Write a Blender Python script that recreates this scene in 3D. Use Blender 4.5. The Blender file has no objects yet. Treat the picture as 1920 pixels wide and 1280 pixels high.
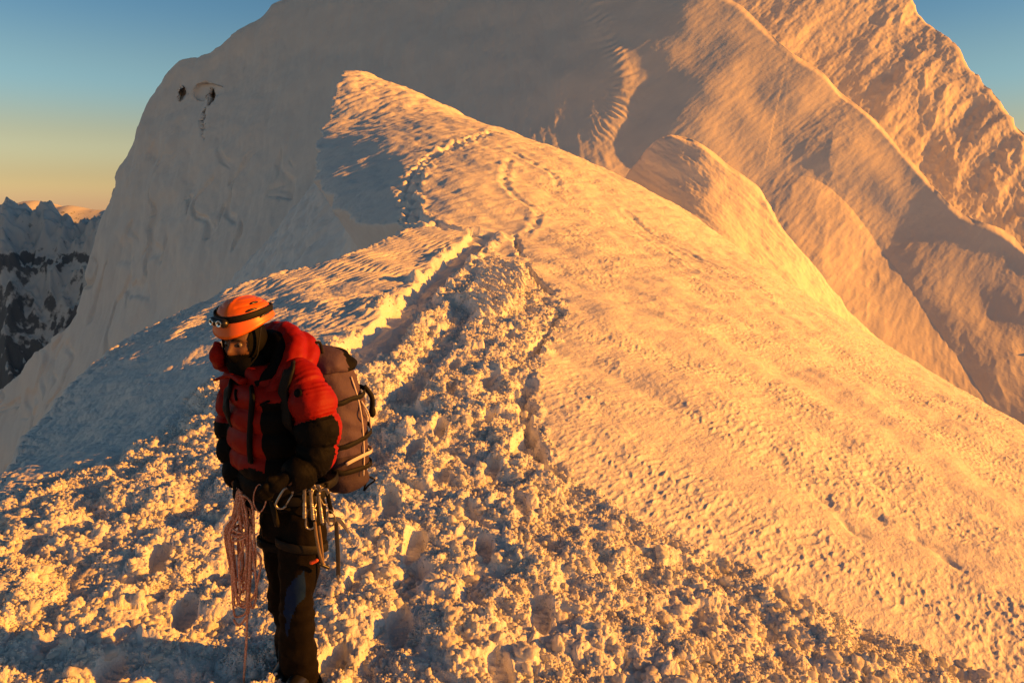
import bpy, bmesh, math, random
import numpy as np
from mathutils import Vector, Matrix

C = bpy.context.scene.collection
ZC = 2.15                       # eye height above the climber's footing
F = 1400.0                      # focal length in photo pixels (1920 wide)
TH = math.atan(250.0 / F)       # camera pitch below the horizon
ct, st = math.cos(TH), math.sin(TH)

def ray(px, py):
    a = (np.asarray(px, float) - 960) / F
    b = (640 - np.asarray(py, float)) / F
    return a, ct + b * st, -st + b * ct
def W(px, py, Y):
    a, dy, dz = ray(px, py)
    t = Y / dy
    return np.stack([a * t, np.asarray(Y, float) + 0 * a, ZC + dz * t], -1)
def V(px, py, Y):
    return Vector([float(v) for v in W(px, py, Y)])

# ---------------------------------------------------------------- noise
def _h(ix, iy, s):
    h = (ix.astype(np.int64) * 374761393 + iy.astype(np.int64) * 668265263 + s * 1442695041) & 0xFFFFFFFF
    h = ((h ^ (h >> 13)) * 1274126177) & 0xFFFFFFFF
    h = ((h ^ (h >> 16)) * 2246822519) & 0xFFFFFFFF
    return ((h ^ (h >> 15)) & 0xFFFFFF).astype(np.float32) / float(0xFFFFFF)
def perlin(x, y, s=0):
    x = np.asarray(x, np.float64); y = np.asarray(y, np.float64)
    ix = np.floor(x); iy = np.floor(y)
    fx = (x - ix).astype(np.float32); fy = (y - iy).astype(np.float32)
    ux = fx * fx * fx * (fx * (fx * 6 - 15) + 10); uy = fy * fy * fy * (fy * (fy * 6 - 15) + 10)
    def g(dx, dy):
        a = _h(ix + dx, iy + dy, s) * 6.2831853
        return np.cos(a) * (fx - dx) + np.sin(a) * (fy - dy)
    n0 = g(0, 0) * (1 - ux) + g(1, 0) * ux
    n1 = g(0, 1) * (1 - ux) + g(1, 1) * ux
    return (n0 * (1 - uy) + n1 * uy) * 1.5
def fbm(x, y, s=0, o=4, lac=2.03, gain=.5):
    r = 0; a = 1.0; f = 1.0
    for i in range(o):
        r = r + a * perlin(x * f + i * 17.3, y * f - i * 9.1, s + i); a *= gain; f *= lac
    return r
def ridged(x, y, s=0, o=5):
    r = 0; a = 1.0; f = 1.0; w = 1.0
    for i in range(o):
        n = 1 - np.abs(perlin(x * f + i * 5.7, y * f + i * 3.1, s + i)); n = n * n
        r = r + a * n * w; w = np.clip(n * 1.6, 0, 1); a *= .5; f *= 2.07
    return r
def worley(x, y, s=0):
    """rounded bumps: 1 at a cell's middle, 0 at its rim, each cell with its own height"""
    ix = np.floor(x); iy = np.floor(y)
    best = np.full(np.shape(x), 9.0, np.float32); val = np.zeros(np.shape(x), np.float32)
    for dx in (-1, 0, 1):
        for dy in (-1, 0, 1):
            cx = ix + dx; cy = iy + dy
            d = (cx + _h(cx, cy, s) - x) ** 2 + (cy + _h(cx, cy, s + 91) - y) ** 2
            d = d.astype(np.float32)
            m = d < best
            best = np.where(m, d, best)
            val = np.where(m, _h(cx, cy, s + 57), val)
    return np.clip(1 - best / .62, 0, 1) * (.35 + .65 * val)
def sstep(a, b, x):
    t = np.clip((x - a) / (b - a), 0, 1); return t * t * (3 - 2 * t)

# ---------------------------------------------------------------- helpers
def tps(P, vals, smooth=0.0):
    P = np.asarray(P, float); n = len(P)
    d2 = ((P[:, None] - P[None]) ** 2).sum(-1)
    K = d2 * np.log(d2 + 1e-9) * .5 + smooth * np.eye(n)
    A = np.zeros((n + 3, n + 3)); A[:n, :n] = K; A[:n, n] = 1; A[:n, n + 1:] = P
    A[n:, :n] = A[:n, n:].T
    b = np.zeros(n + 3); b[:n] = vals
    w = np.linalg.solve(A, b)
    def f(x, y):
        x = np.asarray(x, float); y = np.asarray(y, float)
        r = w[n] + w[n + 1] * x + w[n + 2] * y
        for i in range(n):
            q = (x - P[i, 0]) ** 2 + (y - P[i, 1]) ** 2
            r = r + w[i] * .5 * q * np.log(q + 1e-9)
        return r
    return f
def polydist(x, y, pl, closed=False):
    """distance to a polyline, the parameter along it (in its own length) and the side"""
    pl = np.asarray(pl, float)
    if closed: pl = np.vstack([pl, pl[:1]])
    best = np.full(np.shape(x), 1e18); tt = np.zeros(np.shape(x)); sd = np.ones(np.shape(x)); L = 0
    for i in range(len(pl) - 1):
        a = pl[i]; d = pl[i + 1] - a; l = math.hypot(*d) + 1e-9
        rx = x - a[0]; ry = y - a[1]
        u = np.clip((rx * d[0] + ry * d[1]) / (l * l), 0, 1)
        q = (rx - u * d[0]) ** 2 + (ry - u * d[1]) ** 2
        m = q < best
        best = np.where(m, q, best); tt = np.where(m, L + u * l, tt)
        sd = np.where(m, np.sign(d[0] * ry - d[1] * rx), sd); L += l
    return np.sqrt(best), tt, sd
def inpoly(x, y, pl):
    pl = np.asarray(pl, float); c = np.zeros(np.shape(x), bool); n = len(pl)
    for i in range(n):
        x0, y0 = pl[i]; x1, y1 = pl[(i + 1) % n]
        if y0 == y1: continue
        m = (y0 > y) != (y1 > y)
        c ^= m & (x < (x1 - x0) * (y - y0) / (y1 - y0) + x0)
    return c
def sdpoly(x, y, pl):
    d, _, _ = polydist(x, y, pl, True)
    return np.where(inpoly(x, y, pl), d, -d)
def smooth_pl(pl, n=6):
    """Catmull-Rom through the points"""
    pl = np.asarray(pl, float); k = len(pl); out = []
    for i in range(k - 1):
        p0 = pl[max(i - 1, 0)]; p1 = pl[i]; p2 = pl[i + 1]; p3 = pl[min(i + 2, k - 1)]
        for j in range(n):
            t = j / n
            out.append(.5 * (2 * p1 + (p2 - p0) * t + (2 * p0 - 5 * p1 + 4 * p2 - p3) * t * t + (3 * p1 - p0 - 3 * p2 + p3) * t ** 3))
    out.append(pl[-1]); return np.array(out)
def grid_mesh(name, P, mat, attrs=None, keep=None):
    """P: rows x cols x 3 points -> one quad mesh"""
    R, K, _ = P.shape
    idx = np.arange(R * K).reshape(R, K)
    q = np.stack([idx[:-1, :-1], idx[:-1, 1:], idx[1:, 1:], idx[1:, :-1]], -1).reshape(-1, 4)
    if keep is not None:
        kk = (keep[:-1, :-1] & keep[:-1, 1:] & keep[1:, 1:] & keep[1:, :-1]).reshape(-1); q = q[kk]
    me = bpy.data.meshes.new(name)
    me.vertices.add(R * K); me.vertices.foreach_set('co', P.reshape(-1).astype(np.float32))
    n = len(q)
    me.loops.add(n * 4); me.loops.foreach_set('vertex_index', q.reshape(-1).astype(np.int32))
    me.polygons.add(n); me.polygons.foreach_set('loop_start', np.arange(0, n * 4, 4, dtype=np.int32))
    me.polygons.foreach_set('use_smooth', np.ones(n, bool))
    me.update(calc_edges=True)
    for k, v in (attrs or {}).items():
        a = me.attributes.new(k, 'FLOAT', 'POINT'); a.data.foreach_set('value', v.reshape(-1).astype(np.float32))
    me.materials.append(mat)
    o = bpy.data.objects.new(name, me); C.objects.link(o)
    return o
def structure(o):
    o['kind'] = 'structure'; return o
def normals(P):
    du = np.gradient(P, axis=1); dv = np.gradient(P, axis=0)
    n = np.cross(du, dv); n /= np.linalg.norm(n, axis=-1, keepdims=True) + 1e-12
    return n

# ---------------------------------------------------------------- materials
def nmat(name):
    m = bpy.data.materials.new(name); m.use_nodes = True
    nt = m.node_tree; return m, nt, nt.nodes['Principled BSDF']
def N(nt, t, **k):
    n = nt.nodes.new(t)
    for a, v in k.items():
        if a.startswith('i_'): n.inputs[a[2:].replace('_', ' ')].default_value = v
        else: setattr(n, a, v)
    return n
def snow_mat(name, col, scales, strength, dist, sss=0.0, aniso=False):
    m, nt, b = nmat(name)
    tc = N(nt, 'ShaderNodeNewGeometry')
    h = None
    for sc, w in scales:
        n = N(nt, 'ShaderNodeTexNoise'); n.inputs['Scale'].default_value = sc; n.inputs['Detail'].default_value = 3
        nt.links.new(tc.outputs['Position'], n.inputs['Vector'])
        mm = N(nt, 'ShaderNodeMath', operation='MULTIPLY'); mm.inputs[1].default_value = w
        nt.links.new(n.outputs['Fac'], mm.inputs[0])
        if h is None: h = mm
        else:
            ad = N(nt, 'ShaderNodeMath', operation='ADD'); nt.links.new(h.outputs[0], ad.inputs[0]); nt.links.new(mm.outputs[0], ad.inputs[1]); h = ad
    if aniso:      # wind-combed grain running down the right hand slope
        mp = N(nt, 'ShaderNodeMapping', vector_type='TEXTURE'); mp.inputs['Rotation'].default_value = (0, 0, math.radians(-36.9)); mp.inputs['Scale'].default_value = (1 / 26, 1 / 11, 1 / 18)
        nt.links.new(tc.outputs['Position'], mp.inputs['Vector'])
        n = N(nt, 'ShaderNodeTexNoise'); n.inputs['Scale'].default_value = 1; n.inputs['Detail'].default_value = 4; n.inputs['Roughness'].default_value = .6
        nt.links.new(mp.outputs[0], n.inputs['Vector'])
        ad = N(nt, 'ShaderNodeMath', operation='MULTIPLY_ADD'); ad.inputs[1].default_value = 1.5
        nt.links.new(n.outputs['Fac'], ad.inputs[0]); nt.links.new(h.outputs[0], ad.inputs[2]); h = ad
    bp = N(nt, 'ShaderNodeBump'); bp.inputs['Strength'].default_value = strength; bp.inputs['Distance'].default_value = dist
    nt.links.new(h.outputs[0], bp.inputs['Height']); nt.links.new(bp.outputs[0], b.inputs['Normal'])
    n = N(nt, 'ShaderNodeTexNoise'); n.inputs['Scale'].default_value = scales[0][0] * .35; n.inputs['Detail'].default_value = 5
    nt.links.new(tc.outputs['Position'], n.inputs['Vector'])
    cr = N(nt, 'ShaderNodeValToRGB')
    cr.color_ramp.elements[0].position = .3; cr.color_ramp.elements[1].position = .7
    cr.color_ramp.elements[0].color = (col[0] * .93, col[1] * .93, col[2] * .94, 1); cr.color_ramp.elements[1].color = (*col, 1)
    nt.links.new(n.outputs['Fac'], cr.inputs[0]); nt.links.new(cr.outputs[0], b.inputs['Base Color'])
    b.inputs['Roughness'].default_value = .7; b.inputs['Specular IOR Level'].default_value = .25
    if sss:
        b.inputs['Subsurface Weight'].default_value = sss; b.inputs['Subsurface Radius'].default_value = (.03, .022, .016)
        b.inputs['Subsurface Scale'].default_value = 1.0
    return m

# ================================================================ near ridge
CP = [  # photo pixel and forward distance in metres
 (0,1280,2.95),(500,1280,3.1),(960,1280,3.1),(1400,1280,3.35),(1920,1280,3.9),
 (0,1100,3.78),(480,1100,3.88),(960,1100,3.85),(1400,1100,4.25),(1920,1100,5.2),
 (0,930,5.4),(180,900,5.4),(380,900,5.25),(700,900,5.2),(960,900,5.2),(1400,900,6.1),(1700,900,7.3),(1920,900,9),
 (50,835,7.6),(160,820,7.3),(320,800,6.8),(700,800,6.2),(960,800,6.25),(1200,800,6.7),(1400,800,7.6),(1700,800,10.2),(1920,803,14),
 (170,712,9.5),(300,720,8.5),(430,700,7.7),(700,700,7.6),(960,700,7.6),(1200,700,8.4),(1400,700,9.8),(1560,700,12.2),(1690,692,17),
 (280,612,11.3),(380,610,10.4),(520,610,9.7),(700,600,9.8),(960,600,9.9),(1200,600,11.3),(1400,600,14),(1560,605,19),
 (380,570,12.3),(500,530,13.1),(620,500,14),(760,520,12.9),(960,520,12.9),(1200,520,15.2),(1400,520,20),
 (700,462,15.6),(765,432,17),(880,440,17),(1000,450,17.3),(1200,440,22),(1350,450,27),
 (690,410,20.8),(800,395,19.5),(900,395,19.8),(1050,400,21),
 (625,382,23.5),(700,350,23.6),(800,340,22.6),(960,340,23.6),(1100,345,26),(1230,365,30),
 (600,330,28),(592,280,33),(640,300,30),(700,270,30.5),(830,275,28.6),(960,275,29.5),(1080,295,33),
 (606,240,39),(640,210,42),(660,145,55),(720,155,53),(790,180,46),(760,215,40.5),(700,235,38),(870,225,37),(940,243,36.5),
]
PW = np.array([W(*c) for c in CP])
EX = [(-12,67,10.5),(-5,60,6.6),(3,50,3.0),(12,42,-1.5),(17,34,-5),(19,26,-6.5),(18,18,-6),(16,12,-5),(11,7,-2.6),
      (7,3,-1.2),(6,0,-.5),(0,0,.5),(0,-3,.9),(-5,0,-.1),(-6,4,-.6),(7,-4,-.2)]
allp = np.vstack([PW, np.array(EX, float)])
base_f = tps(allp[:, :2], allp[:, 2], smooth=.6)

# the broken left rim of the ridge, in plan
EDGE = [(-40,1400,2.4),(-45,1100,4.1),(-22,960,5.3),(20,880,6.9),(68,805,8.1),(165,702,9.7),(275,612,11.4),(390,565,12.6),(500,524,13.4),(620,492,14.3),(700,460,15.7),
        (755,436,16.9),(768,424,17.9),(740,420,19.2),(690,412,20.8),(640,395,22.6),(620,370,24.3),(601,325,28.4),(590,282,33),(605,240,39),(636,180,47),(655,138,56)]
EP = smooth_pl(W(*np.array(EDGE, float).T)[:, :2], 3)
EP = np.vstack([[-2.6, -6], EP, [-11.5, 80]])
def ground_base(x, y):
    z = base_f(x, y)
    d, _, s = polydist(x, y, EP)
    out = np.where(s > 0, d, 0)
    wob = out
    z = z - (1.1 * wob + .9 * wob * sstep(0, .5, wob)) - .05 * np.where(s > 0, 0, np.exp(-d / .25)) * 0
    return z
def hits(pts):
    out = []
    for px, py in pts:
        a, dy, dz = ray(px, py)
        Y = np.geomspace(1.2, 70, 1500)
        x = a / dy * Y; z = ZC + dz / dy * Y
        g = ground_base(x, Y)
        k = np.nonzero(z < g)[0]
        i = k[0] if len(k) else int(np.argmin(z - g))
        out.append((x[i], Y[i]))
    return np.array(out)

PATH = smooth_pl(hits([(560,760),(640,690),(720,625),(790,550),(850,490),(905,440),(868,431),(795,412),(765,375),(775,330),(812,292),(880,262),(925,250)]), 4)
SCARP = smooth_pl(hits([(965,440),(985,500),(1045,575),(1012,640),(985,700),(985,770),(1005,850),(1075,930),(1200,1000),(1400,1085),(1530,1150),(1650,1205),(1800,1270),(1900,1330)]), 4)
FURROW = smooth_pl(hits([(700,690),(770,600),(840,560),(860,600),(800,680),(740,760),(700,860)]), 3)
CRUMB = np.vstack([hits([(905,462),(985,500),(1045,575),(1010,640),(985,700),(985,770),(1005,850),(1075,930),(1200,1000),(1400,1085),(1530,1150),(1650,1205),(1800,1270)]),
    [(3.2, 2.6), (3.0, 1.0), (-3.6, 1.0), (-4.0, 3.2)], hits([(-60,1020),(0,960),(60,905),(200,860),(330,770),(420,690),(560,660),(690,640),(790,540)])])
BLOCK = hits([(870,560),(900,500),(980,500),(985,540),(950,590),(890,600)])
CRACKS = [smooth_pl(hits(p), 3) for p in (
    [(960,285),(1035,330),(1045,350)],
    [(955,300),(945,345),(985,380),(1010,405),(985,440)],
    [(1115,400),(1200,440),(1330,520),(1480,585)],
    [(1170,395),(1300,480),(1450,560)])]
NICKS = hits([(1548,935),(1600,985),(1650,905),(1730,1010),(1790,1050),(1820,640),(1690,640),(1640,960)])

du = 1.35 / F * 1.35
uc = np.concatenate([np.linspace(-1.4, -.84, 60)[:-1], np.arange(-.84, .84, du), np.linspace(.84, 1.4, 60)])
rows = [1.5]
while rows[-1] < 72:
    y = rows[-1]
    rows.append(y + max(.0085, .0030 * y) * (1.0 if y > 2.4 else 2.2) * (1.0 if y < 16 else .95))
yr = np.array(rows)
U, Yg = np.meshgrid(uc, yr)
X = U * Yg
def lo(fn, kr=4, kc=4):
    """evaluate a slowly varying field on a thinner grid and interpolate"""
    nr, nc = X.shape
    ri = np.unique(np.append(np.arange(0, nr, kr), nr - 1)); ci = np.unique(np.append(np.arange(0, nc, kc), nc - 1))
    r = fn(X[np.ix_(ri, ci)], Yg[np.ix_(ri, ci)])
    single = not isinstance(r, tuple)
    out = []
    a = np.arange(nr); k = np.clip(np.searchsorted(ri, a, 'right') - 1, 0, len(ri) - 2); fr = ((a - ri[k]) / (ri[k + 1] - ri[k]))[:, None]
    c = np.arange(nc); m = np.clip(np.searchsorted(ci, c, 'right') - 1, 0, len(ci) - 2); fc = ((c - ci[m]) / (ci[m + 1] - ci[m]))[None]
    for v in ((r,) if single else r):
        t = v[k] * (1 - fr) + v[k + 1] * fr
        out.append(t[:, m] * (1 - fc) + t[:, m + 1] * fc)
    return out[0] if single else out
def f_edge(x, y):
    d, t, s_ = polydist(x, y, EP); return np.where(s_ > 0, -d, d)
inner = lo(f_edge)                                # >0 on the ridge, <0 down the left face
out_ = np.maximum(0, -inner)
far_e = sstep(16.5, 19, Yg)
inner = inner + far_e * (.28 * perlin(Yg * .55, X * .3, 90) + .12 * perlin(Yg * 1.9, X, 91))
out_ = np.maximum(0, -inner)
drop = out_ * (1.2 + .9 * sstep(0, .5, out_))
wall = np.minimum(out_, 1.2)
drop_far = 4.2 * wall * sstep(0, .12, out_) + 1.25 * np.maximum(0, out_ - 1.2)
Za = lo(base_f) - drop * (1 - far_e) - drop_far * far_e - far_e * .16 * np.exp(-np.maximum(inner, 0) / .35)
Zb = Za
onr = sstep(-.25, .1, inner)
crumb_d = lo(lambda x, y: sdpoly(x + .10 * perlin(x * 1.7, y * 1.7, 5), y + .12 * perlin(x * 1.7, y * 1.7, 6), CRUMB))
crumb = sstep(-.12, .22, crumb_d)
def f_path(x, y):
    d, t, s_ = polydist(x, y, PATH); return d, t
def f_scarp(x, y):
    d, t, s_ = polydist(x, y, SCARP); return d, t, s_
dP, tP = lo(f_path, 2, 2); dP = np.abs(dP + .17 * sstep(16, 18, Yg) * perlin(X * 1.3, Yg * 1.0, 92) + .09 * perlin(X * 1.7, Yg * 1.5, 99) * sstep(7, 9, Yg) + .06 * perlin(X * 3, Yg * 3, 7) + .04 * perlin(X * 8, Yg * 8, 8) * (Yg < 14))
dS, tS, sS = lo(f_scarp, 2, 2); dS = np.abs(dS + .07 * perlin(X * 2.5, Yg * 2.5, 9) + .05 * perlin(X * 7, Yg * 7, 10))
dF = lo(lambda x, y: polydist(x, y, FURROW)[0], 2, 2) + .06 * perlin(X * 4, Yg * 4, 27)

# footsteps along the track
disp = np.zeros_like(Zb)
pw = np.where(Yg > 17.5, .20, .24) + .05 * perlin(tP * .8, 0 * tP, 11)
trench = 1 - sstep(pw * .75, pw * 1.25, dP)
rim = np.exp(-((dP - pw * 1.55) / .13) ** 2) * np.clip(.7 + 1.2 * perlin(X * 1.3, Yg * 1.3, 96), 0, 1.3)
fade = sstep(6.2, 8.0, Yg)
disp -= trench * (.165 - .065 * sstep(16, 19, Yg) + .11 * np.sin(tP * 9) * np.sin(X * 9) * sstep(16, 18, Yg) + .05 * perlin(tP * 2.2, 0 * tP, 3)) * (.35 + .65 * fade)
disp += rim * (.06 - .06 * sstep(15, 18, Yg)) * (1 + 1.2 * perlin(X * 4, Yg * 4, 12))
disp -= (1 - sstep(.10, .2, dF)) * .09
sw = .06 + .04 * perlin(tS * .9, 0 * tS, 13) + .02 * perlin(tS * 4, 0 * tS, 15)
scarp_on = sstep(-.15, .35, perlin(tS * .55, 0 * tS + 3.3, 14) + .45)
disp -= (1 - sstep(sw * .5, sw * 1.3, dS)) * .15 * scarp_on * (.12 + .88 * sstep(5.0, 6.2, Yg))

# boot holes, left and right along the two lanes people have walked
prng = random.Random(21)
boots = np.zeros_like(Zb)
for lane, step in (([(640,1290),(745,1020),(800,820),(835,660),(872,545),(900,470)], .43), ([(1010,1290),(960,1010),(945,830),(935,700),(930,590)], .52), ([(250,1290),(330,1060),(420,900),(560,760)], .55)):
    lp = smooth_pl(hits(lane), 8); Ls = np.concatenate([[0], np.cumsum(np.hypot(*np.diff(lp, axis=0).T))]); q = .1; side = 1
    while q < Ls[-1]:
        cx = np.interp(q, Ls, lp[:, 0]); cy = np.interp(q, Ls, lp[:, 1]); k = min(np.searchsorted(Ls, q), len(lp) - 1)
        dx, dy = lp[k] - lp[max(k - 1, 0)]; a_ = math.atan2(dy, dx) + prng.uniform(-.25, .25)
        cx += -math.sin(a_) * .13 * side + prng.uniform(-.05, .05); cy += math.cos(a_) * .13 * side + prng.uniform(-.05, .05)
        r0, r1 = np.searchsorted(yr, [cy - .45, cy + .45]); xs_, ys_ = X[r0:r1] - cx, Yg[r0:r1] - cy
        u_ = xs_ * math.cos(a_) + ys_ * math.sin(a_); v_ = -xs_ * math.sin(a_) + ys_ * math.cos(a_)
        wob_ = .12 * perlin(X[r0:r1] * 9, Yg[r0:r1] * 9, 97)
        e_ = np.sqrt((u_ / .165) ** 2 + (v_ / (.062 + .012 * np.clip(u_ / .16, -1, 1))) ** 2) + wob_
        hole = 1 - sstep(.75, 1.12, e_)
        boots[r0:r1] = np.maximum(boots[r0:r1], hole * prng.uniform(.55, 1.0))
        q += step * prng.uniform(.8, 1.2); side = -side
trench = np.maximum(trench, boots)
# trodden, crumbled snow
rubble = np.clip(crumb + sstep(15, 17, Yg) * .9 * np.exp(-(dP / .5) ** 2) * sstep(-.25, .35, perlin(X * 2.1, Yg * 1.6, 93)) + np.exp(-(dS / .17) ** 4) * (1 - crumb) * (.75 + .5 * perlin(X * 4, Yg * 4, 78)) * (1 - sstep(14, 17, Yg)) + .85 * rim * (1 - crumb) * sstep(-.4, .5, perlin(X * 3.1, Yg * 3.1, 77) + .2), 0, 1)
rubble = rubble * (1 - .8 * boots); disp -= boots * (.085 + .012 * np.sin(Yg * 150))
q1 = .035; wx = X + q1 * perlin(X * 9, Yg * 9, 20); wy = Yg + q1 * perlin(X * 9, Yg * 9, 21)
holes = fbm(X * 1.5, Yg * 1.5, 30, 3)
big = worley(wx / .27, wy / .27, 40)
mid = worley(wx / .10 + .2 * big, wy / .10, 41)
sml = worley(wx / .043 + .3 * mid, wy / .043, 42)
tin = worley(X / .02, Yg / .02, 43)
near = 1 - sstep(9, 16, Yg)
nearr = 1 - sstep(13, 17, Yg)
disp += rubble * nearr * (.042 * holes + .080 * (big - .3) + .038 * (mid - .3) * (.5 + .8 * big) + .022 * (sml - .3) * (.4 + mid) + 0.008 * (tin - .3) * near)
disp += rubble * (1 - nearr) * (.16 * (worley(X / .42, Yg / .5, 44) - .3) + .05 * fbm(X * 3, Yg * 2, 45, 2))
pits = sstep(.18, .62, fbm(X * 2.4 + 7, Yg * 2.4, 31, 2))
disp -= rubble * pits * .035
# a raised, wind carved slab in the middle of the trodden ground
slab = sstep(-.05, .08, lo(lambda x, y: sdpoly(x, y, BLOCK), 2, 2))
disp += slab * (.06 + .05 * np.sin((X * .75 + Yg * .65) * 34 + 3 * perlin(X * 2, Yg * 2, 33)))
# wind ripples
smooth_r = (1 - rubble) * onr
lw = perlin(X * .8, Yg * .8, 50); 
ang = X * .78 - Yg * .42
rip = np.sin(ang * 52 + 5.0 * perlin(X * 1.1, Yg * 1.1, 51) + 2.2 * perlin(X * 3.7, Yg * 3.7, 52))
left_m = sstep(.4, -1.0, X + .02 * Yg) * sstep(8.5, 10.5, Yg) * (1 - sstep(17, 19, Yg))
disp += smooth_r * left_m * .016 * rip * (.6 + .7 * lw)
ax = X * .80 - Yg * .60; ay = X * .60 + Yg * .80
dim = fbm(ax * 22 + .6 * perlin(X * 5, Yg * 5, 53), ay * 9.0, 54, 3)
right_m = sstep(-.3, 1.2, X)
disp += smooth_r * (.35 + .65 * right_m) * (1 - left_m) * (.0070 * dim + .0060 * np.maximum(0, dim) ** 2) * np.clip(.6 + 1.2 * fbm(X * .55 + Yg * .2, Yg * .5, 55, 3), .15, 1.0) * (1 + .05 * Yg)
disp += smooth_r * (.012 * fbm(ax * 2.6, ay * 1.1, 56, 3)) * (1 + .06 * Yg)
disp += smooth_r * .085 * fbm(X * .55 + Yg * .15, Yg * .40, 57, 3) * sstep(4, 8, Yg)
for k, cpl in enumerate(CRACKS):
    dC, tC = lo(lambda x, y: polydist(x + .07 * perlin(x * 2, y * 2, 60 + k), y + .1 * perlin(x * 2, y * 2, 61 + k), cpl)[:2], 2, 2)
    wd = .022 + .0030 * Yg
    disp -= np.exp(-(dC / wd) ** 2) * (.009 + .0018 * Yg) * onr * sstep(-.35, .35, perlin(tC * 1.7, 0 * tC, 62 + k) + .5 * perlin(X * 5, Yg * 5, 63 + k))
    disp += np.exp(-((dC - 2.2 * wd) / wd) ** 2) * .02 * onr
for k, (hx, hy) in enumerate(NICKS):
    r = ((X - hx) * .9 + .06 * perlin(X * 7, Yg * 7, 70)) ** 2 + ((Yg - hy) * .55) ** 2
    disp -= np.exp(-r / .006) * .04
# crusty rim of the left edge
rimE = np.exp(-(np.abs(inner) / .22) ** 2)
lump = worley(X / .11, Yg / .11, 80)
disp += rimE * (.05 * (lump - .25) + .015 * worley(X / .04, Yg / .04, 81))
disp += onr * (1 - rubble) * sstep(-1.0, -3.0, X) * (1 - sstep(11, 14, Yg)) * (.012 * worley(X / .05, Yg / .05, 82) + .02 * worley(X / .16, Yg / .16, 83) + .02 * fbm(X * 3, Yg * 3, 84, 2))
rough_face = (1 - onr) * .12 * fbm(X * 1.3, Zb * .6 + Yg * .4, 85, 4)
disp += rough_face * sstep(0, -1.5, inner)
far_r = sstep(38, 44, Yg)
disp += far_r * (.10 * fbm(ax * .9, ay * .35, 86, 4))

P = np.stack([X, Yg, Zb], -1)
nrm = normals(P); nrm *= np.sign(nrm[..., 2:3] + 1e-9)
P = P + nrm * disp[..., None] * np.array([.9, .9, 1.0])
# the lip of the far rim overhangs a scooped hollow
e_x = lo(lambda x, y: (f_edge(x + .25, y) - f_edge(x - .25, y)) / .5); e_y = lo(lambda x, y: (f_edge(x, y + .25) - f_edge(x, y - .25)) / .5)
e_l = np.hypot(e_x, e_y) + 1e-6
scoop = far_e * (wall + 1.5 * np.sin(math.pi * np.clip(drop_far / 6.5, 0, 1)) * (1 + .25 * perlin(Yg * .4, drop_far * .3, 98)))
P[..., 0] += e_x / e_l * scoop; P[..., 1] += e_y / e_l * scoop
SNOW_NEAR = snow_mat('crusted snow', (.86, .86, .87), [(14, .5), (60, .4), (160, .35)], .6, .02, aniso=True)
ridge = structure(grid_mesh('snow_ridge', P, SNOW_NEAR))

# ---------------------------------------------------------------- loose crumbs of broken crust
def ico(sub):
    bm = bmesh.new(); bmesh.ops.create_icosphere(bm, subdivisions=sub, radius=1)
    v = np.array([list(q.co) for q in bm.verts]); f = np.array([[q.index for q in p.verts] for p in bm.faces]); bm.free()
    return v, f
rng = np.random.default_rng(11)
chunkV = []; chunkF = []; base_i = 0
ncol, nrow = X.shape[1], X.shape[0]
def scatter(n, y0, y1, r0, r1, sub, sink, seed, rough):
    global base_i
    v, f = ico(sub)
    # candidates spread evenly over the ground in plan
    yy = np.sqrt(rng.uniform(y0 * y0, y1 * y1, n * 6)); xx = rng.uniform(-.84, .84, n * 6) * yy
    ri = np.searchsorted(yr, yy); ci = np.searchsorted(uc, xx / yy)
    ok = (rng.random(n * 6) < np.clip(rubble[ri, ci] * 1.1 - .12, 0, 1)) & (trench[ri, ci] < .5 + .5 * rng.random(n * 6))
    # gather into clumps
    ok &= rng.random(n * 6) < np.clip(.35 + 1.1 * perlin(xx * 2.2, yy * 2.2, seed) + .5 * perlin(xx * 6, yy * 6, seed + 1), .06, 1)
    k = np.nonzero(ok)[0][:n]; m = len(k)
    pos = P[ri[k], ci[k]]
    r = r0 + (r1 - r0) * rng.random(m) ** 2.2
    # own shape of each crumb: a cluster of frozen grains
    K = 12 if sub == 3 else 8 if sub == 2 else 4
    d = rng.normal(size=(m, K, 3)); d /= np.linalg.norm(d, axis=-1, keepdims=True)
    wd = rng.uniform(.10, .30, (m, K)); hi = rng.uniform(.55, 1.0, (m, K)) * rough
    best = np.zeros((m, len(v)))
    for q_ in range(K):
        dt = np.einsum('mj,vj->mv', d[:, q_], v)
        best = np.maximum(best, hi[:, q_, None] * np.sqrt(np.clip(1 - (1 - dt) / wd[:, q_, None], 0, 1)))
    rad = .62 + best + .05 * rng.normal(size=(m, len(v)))
    sc = np.stack([rng.uniform(.8, 1.25, m), rng.uniform(.8, 1.25, m), rng.uniform(.65, 1.1, m)], -1)
    q = v[None] * rad[..., None] * (sc * r[:, None])[:, None, :]
    a = rng.uniform(0, 6.28, m); ca, sa = np.cos(a)[:, None], np.sin(a)[:, None]
    q = np.stack([q[..., 0] * ca - q[..., 1] * sa, q[..., 0] * sa + q[..., 1] * ca, q[..., 2]], -1)
    q = q + pos[:, None] + np.array([0, 0, 1]) * (sink * r)[:, None, None]
    chunkV.append(q.reshape(-1, 3)); chunkF.append((f[None] + (np.arange(m) * len(v))[:, None, None] + base_i).reshape(-1, 3)); base_i += m * len(v)
scatter(1500, 2.6, 9, .022, .050, 3, -.1, 300, .5)
scatter(17000, 2.6, 12, .011, .027, 2, .15, 310, .5)
scatter(52000, 2.6, 8, .006, .014, 1, .3, 320, .5)
scatter(3500, 16.5, 34, .02, .06, 1, .1, 340, .5)
scatter(12000, 8, 17, .014, .036, 1, .3, 330, .5)
cv = np.concatenate(chunkV); cf = np.concatenate(chunkF)
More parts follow.
